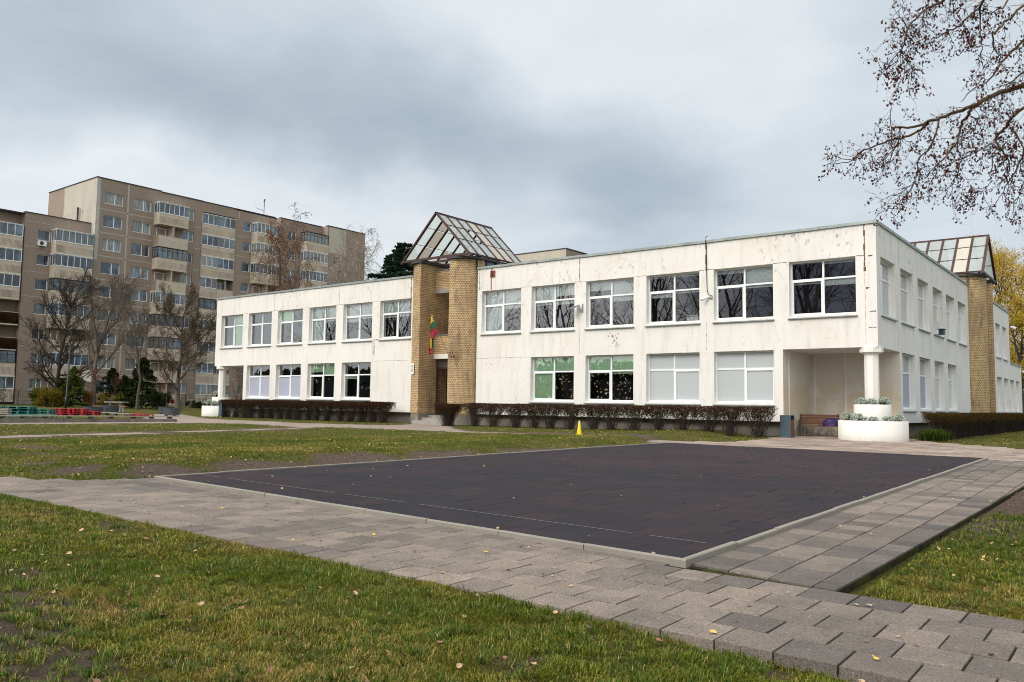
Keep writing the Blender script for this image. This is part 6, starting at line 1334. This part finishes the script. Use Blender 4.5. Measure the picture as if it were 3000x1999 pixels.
def tub(px, py, dep, R, H, label):
    q = at_d(px, py, dep); z0 = float(zg(q[0], q[1])); t = thing('round_tub', (q[0], q[1], z0), label, 'planter', 'round grey plastic tubs'); b = MB(); b.lathe([(R*.93, .05), (R, H-.03), (R*1.02, H-.02), (R*1.02, H), (R*.92, H), (R*.9, H-.08)], 32); b.build('body', M['tub'], t, True).data.set_sharp_from_angle(angle=.7); b = MB(); b.lathe([(R*.9, H-.10), (R*.88, H-.07)], 20); b.build('soil', M['soil'], t); b = MB()
    for a in range(3): b.box((R*.6*math.cos(a*2.1)-.06, R*.6*math.sin(a*2.1)-.06, 0), (R*.6*math.cos(a*2.1)+.06, R*.6*math.sin(a*2.1)+.06, .06))
    b.build('feet', M['black'], t); return q, z0+H
T4 = [tub(273, 1202, 54.5, .62, .52, 'leftmost round grey tub behind the red pallets'), tub(323, 1200, 61.5, .62, .52, 'round grey tub in front of the concrete table'), tub(503.5, 1206, 52.2, .50, .50, 'nearest round grey tub at the right, beside the paved area'), tub(486, 1202, 58.5, .52, .50, 'round grey tub half hidden behind the nearest one')]
for i, ((q, zt), px, h, lb) in enumerate(zip(T4, (277, 330, 520, 484), (2.3, 2.4, .55, 2.2), ('leftmost grey tub', 'tub before the concrete table', 'nearest right tub', 'half hidden right tub'))):
    r_ = np.random.default_rng(200+i); t = thing('sapling', (q[0], q[1], zt-.05), f'thin sapling with few reddish leaves in the {lb}', 'young tree', 'saplings in the grey tubs'); segs = []; tips = []
    grow(r_, segs, tips, np.zeros(3), np.array([.05, .05, 1.]), h, .02, 0, 2, dict(BARE, nb=(6, 4, 3), start=(.5, .2, .2), len=(.3, .5, .5), rmin=.005)); mobj('stem', tubes_mesh('stem', segs, M['bark_red'], (5, 4), .01), t); T_ = np.array(tips); pts = np.repeat(T_, 3, 0)+r_.normal(0, .05, (len(T_)*3, 3)); cloud_obj('leaves', pts, .09, M['redshrub'], t)
q = at_d(340, 1204, 63.5); t = thing('picnic_table', (q[0], q[1], float(zg(q[0], q[1]))), 'concrete picnic table with two orange-brown bench seats', 'table', rz=math.radians(AR-4)); b = MB(); b.box((-.74, -.45, .72), (.74, .45, .80)); b.build('tabletop', M['concrete'], t)
for s in (-1, 1): b = MB(); b.box((s*.38-.10, -.25, 0), (s*.38+.10, .25, .72)); b.build('leg', M['concrete'], t)
for x0, y0 in ((.75, -.75), (-1.15, -.35)):
    b = MB(); b.box((x0-.45, y0-.18, .42), (x0+.5, y0+.18, .47)); b.build('seat', M['orange_wood'], t); b = MB(); b.box((x0-.32, y0-.12, 0), (x0-.2, y0+.12, .42)); b.box((x0+.2, y0-.12, 0), (x0+.32, y0+.12, .42)); b.build('seat_support', M['concrete'], t)
q = at_d(306, 1206, 53); t = thing('metal_bench', (q[0], q[1], float(zg(q[0], q[1]))), 'short dark metal bench end between two grey tubs', 'bench', rz=math.radians(AR)); b = MB(); b.bar((-.12, 0, .46), (.25, 0, .46), .4, .06); b.build('seat', M['black_metal'], t); b = MB(); b.bar((.22, -.1, .46), (.34, -.1, 0), .07); b.build('leg', M['black_metal'], t)
q = at_d(192, 1196, 70); tp = at_d(200, 962, 70); z0 = float(zg(q[0], q[1])); H = tp[2]-z0; t = thing('street_lamp', (q[0], q[1], z0), 'black street lamp with a curved arm among the trees at the left', 'street lamp', rz=math.radians(AR)); b = MB(); b.tube([(0, 0, 0), (0, 0, 1.0), (.02, 0, 1.02), (.12, 0, H-1.3)], [.10, .10, .07, .06], 10); b.tube([(.12, 0, H-1.3), (.16, 0, H-.7), (.10, 0, H-.25), (-.12, 0, H-.05), (-.40, 0, H)], .045, 8); b.build('pole', M['pole'], t, True); b = MB(); b.bar((-.36, 0, H), (-.66, 0, H-.02), .2, .10); b.build('lamp_head', M['pole'], t)
# wire fence
t = thing('wire_fence', (-86, 42, 1.0), 'dark green wire mesh fence with thin posts in front of the apartments', 'fence')
ya, yb = at_x(-40, 1180, -86)[1], at_x(640, 1180, -86)[1]; yy = [at_x(p_, 1180, -86)[1] for p_ in (-30, 52, 134, 200, 270, 345, 420, 480, 543, 603, 640)]
for y in yy: b = MB(); b.box((-.03, y-42-.03, -.2), (.03, y-42+.03, 1.45)); b.build('post', M['pole'], t)
b = MB()
for z in (.1, .5, .9, 1.38): b.bar((0, ya-42, z), (0, yb-42, z), .022)
y = ya
while y < yb: b.bar((0, y-42, 0), (0, y-42, 1.38), .010); y += .16
b.build('mesh_panel', M['pole'], t)

# ------------------------------------------------------------------ big tree reaching in from the upper right
def rr(x, y): return (2400+x*600/1384, y*600/1384)
LIMBS = [([(1560, 520), (1384, 578), (1220, 628), (1100, 685), (1030, 720), (940, 755), (815, 800), (740, 822), (600, 862), (490, 866)], .036, .012, 0),
 ([(740, 825), (690, 875), (600, 925), (540, 942), (490, 947), (400, 985), (290, 1018), (230, 1080), (140, 1070), (70, 1040)], .018, .004, 0), ([(290, 1022), (230, 1085), (120, 1105), (20, 1122)], .009, .003, .1), ([(540, 942), (480, 1040), (430, 1090), (330, 1115)], .008, .003, -.1), ([(490, 940), (485, 860), (480, 780), (500, 690)], .009, .003, .1), ([(545, 865), (545, 960), (500, 1030), (470, 1140)], .008, .003, .2),
 ([(1030, 722), (1010, 780), (960, 840), (950, 900), (930, 970), (850, 1060), (790, 1130), (785, 1210)], .020, .006, -.2), ([(815, 802), (795, 880), (770, 960), (740, 1010), (665, 1090), (665, 1160), (645, 1230), (560, 1300), (450, 1340), (400, 1370)], .014, .003, .2), ([(645, 1230), (590, 1330), (500, 1400), (380, 1450)], .008, .003, .1), ([(650, 1235), (690, 1310), (730, 1380)], .006, .003, .2),
 ([(1000, -60), (900, -25), (840, 0), (760, 40), (700, 75), (650, 140), (595, 190), (583, 270), (550, 345), (500, 400), (440, 480), (400, 530)], .020, .003, -.4), ([(550, 345), (570, 400), (630, 460), (620, 520)], .007, .003, -.4), ([(720, 60), (700, 120), (700, 180), (640, 250), (600, 290)], .008, .003, -.3), ([(590, 185), (535, 118), (545, 60), (585, 0)], .008, .003, -.4),
 ([(1200, -60), (1130, -20), (1080, 60), (1020, 110), (960, 170), (880, 210), (830, 235), (760, 270), (700, 330)], .018, .004, -.1), ([(1085, 40), (1088, 130), (1090, 230), (1105, 330), (1070, 440)], .012, .004, 0), ([(1500, 120), (1450, 180), (1384, 280), (1300, 350), (1230, 420), (1200, 480), (1130, 560), (1020, 620), (960, 690)], .022, .005, -.2),
 ([(1560, 600), (1384, 725), (1300, 800), (1250, 880), (1200, 910), (1190, 960), (1230, 1000), (1260, 1060), (1290, 1130), (1280, 1190), (1200, 1270)], .021, .006, .3), ([(1190, 960), (1100, 1010), (1000, 1060), (900, 1100)], .010, .004, .3), ([(1290, 860), (1350, 940), (1384, 1000), (1350, 1100), (1384, 1200)], .014, .005, .3), ([(1500, -20), (1384, 40), (1250, 150), (1180, 240), (1185, 330), (1250, 420)], .020, .005, .1),
 ([(1020, 790), (1065, 800), (1065, 870), (1000, 900), (940, 960)], .010, .004, -.2), ([(1560, 900), (1384, 1050), (1300, 1200), (1240, 1300), (1150, 1420)], .014, .004, .4), ([(1560, 300), (1384, 480), (1300, 560), (1190, 600)], .016, .004, -.1), ([(1300, -40), (1240, 60), (1150, 90), (1050, 60)], .014, .004, .2), ([(1560, 1000), (1450, 1150), (1384, 1250), (1330, 1380)], .012, .004, .2), ([(930, 970), (960, 1080), (920, 1200), (880, 1330)], .008, .003, -.2), ([(1230, 1000), (1170, 1080), (1160, 1230), (1090, 1320)], .010, .003, .2)]
TT = thing('overhanging_tree', (5.2, 13.5, .5), 'tree outside the right edge whose bare boughs with withered red-brown leaves hang into the sky', 'tree')
r_ = np.random.default_rng(301); segs = []; leaves = []; TL = np.array([5.2, 13.5, .5]); twl = []
def spray(p, dirv, L, rad, lev):
    n = 4; q = p.copy(); dd = dirv.copy()
    for i in range(n):
        dd = nrm(dd+r_.normal(0, .28, 3)+np.array([0, 0, -.10])); q2 = q+dd*L/n; segs.append((*q, *q2, rad*(1-.16*i), rad*(1-.16*(i+1)))); 
        if lev > 0 and r_.uniform() < .62: spray(q2, nrm(dd+r_.normal(0, .75, 3)), L*r_.uniform(.4, .7), rad*.6, lev-1)
        if lev <= 1 and r_.uniform() < .18:
            for _ in range(int(r_.integers(1, 3))): leaves.append(q2+r_.normal(0, .022, 3))
        q = q2
    if r_.uniform() < .45: leaves.append(q)
gidx = []
for pts, ra, rb, off in LIMBS:
    if ra > .017: gidx.append(len(segs))
    P_ = []; m = len(pts)
    for i, p in enumerate(pts): P_.append(at_d(*rr(*p), 11+off+.25*math.sin(i*1.3+off*9)))
    fine = []
    for i in range(m-1):
        for f in (0, .34, .67): fine.append(P_[i]+(P_[i+1]-P_[i])*f+r_.normal(0, .008, 3))
    fine.append(P_[-1]); n = len(fine)
    for i in range(n-1):
        r0 = ra+(rb-ra)*i/(n-1); r1 = ra+(rb-ra)*(i+1)/(n-1); segs.append((*fine[i], *fine[i+1], r0, r1))
        den = (.65 if ra > .03 else .95) if i > n*.15 else .5
        right = (pts[0][0] > 1300)
        for _ in range(int(r_.poisson(den*(1.25 if right else 1.0)))):
            ax = nrm(fine[i+1]-fine[i]); o = nrm(np.cross(ax, r_.normal(0, 1, 3))); dv = nrm(ax*.5+o*.8+np.array([0, 0, -.35])); spray(fine[i], dv, r_.uniform(.16, .42), .0042, 2)
    if ra > .013 and (pts[0][0] > 1384 or pts[0][1] < 0):      # join the boughs to the trunk outside the picture
        a = P_[0]; e = TL+np.array([0, 0, max(2.6, a[2]-r_.uniform(.8, 3.2))]); bw = r_.uniform(-.5, .9); k = 6
        for i in range(k):
            f0, f1 = i/k, (i+1)/k; c0 = e+(a-e)*f0+np.array([0, .4*bw*math.sin(math.pi*f0), bw*math.sin(math.pi*f0)]); c1 = e+(a-e)*f1+np.array([0, .4*bw*math.sin(math.pi*f1), bw*math.sin(math.pi*f1)]); segs.append((*c0, *c1, .07+(ra-.07)*f0, .07+(ra-.07)*f1))
S = np.array(segs); S[:, :3] -= TL; S[:, 3:6] -= TL; big = S[:, 6] > .0075; gid = np.searchsorted(gidx, np.arange(len(S)), side='right')
for g in sorted(set(gid)): mobj('bough', tubes_mesh('bough', S[big & (gid == g)], M['bark_lichen'], (8, 6), .012), TT)
mobj("twigs", tubes_mesh('twigs', S[~big], M['twig'], (3, 3), .5), TT)
zz = np.linspace(-.3, 12, 14); mobj('trunk', tubes_mesh('trunk', [(.1*math.sin(a), 0, a, .1*math.sin(b_), 0, b_, .26-.017*a, .26-.017*b_) for a, b_ in zip(zz[:-1], zz[1:])], M['bark_lichen'], (12, 12), .01), TT)
LV = np.array(leaves)-TL; n = len(LV); th = r_.uniform(0, 6.28, n); s = r_.uniform(.022, .050, n); ax = np.stack([np.cos(th)*.5, np.sin(th)*.5, -r_.uniform(.3, 1, n)], -1); ax /= np.linalg.norm(ax, axis=1)[:, None]; c = np.cross(ax, r_.normal(0, 1, (n, 3))); c /= np.linalg.norm(c, axis=1)[:, None]; nn_ = np.cross(ax, c)
a0 = LV; a3 = LV+ax*s[:, None]; w = (s*.33)[:, None]; cu = nn_*(s*.22)[:, None]
V = np.stack([a0, LV+ax*s[:, None]*.4+c*w+cu, a3, LV+ax*s[:, None]*.55-c*w+cu, LV+ax*s[:, None]*.5-cu*.6], 1).reshape(-1, 3); i = np.arange(n)[:, None]*5; F = np.concatenate([i+np.array([[0, 1, 4]]), i+np.array([[1, 2, 4]]), i+np.array([[2, 3, 4]]), i+np.array([[3, 0, 4]])])
mobj('leaves', fast_mesh('leaves', V, F, M['redleaf']), TT)
print('LEAVES', n, 'SEGS', len(segs))
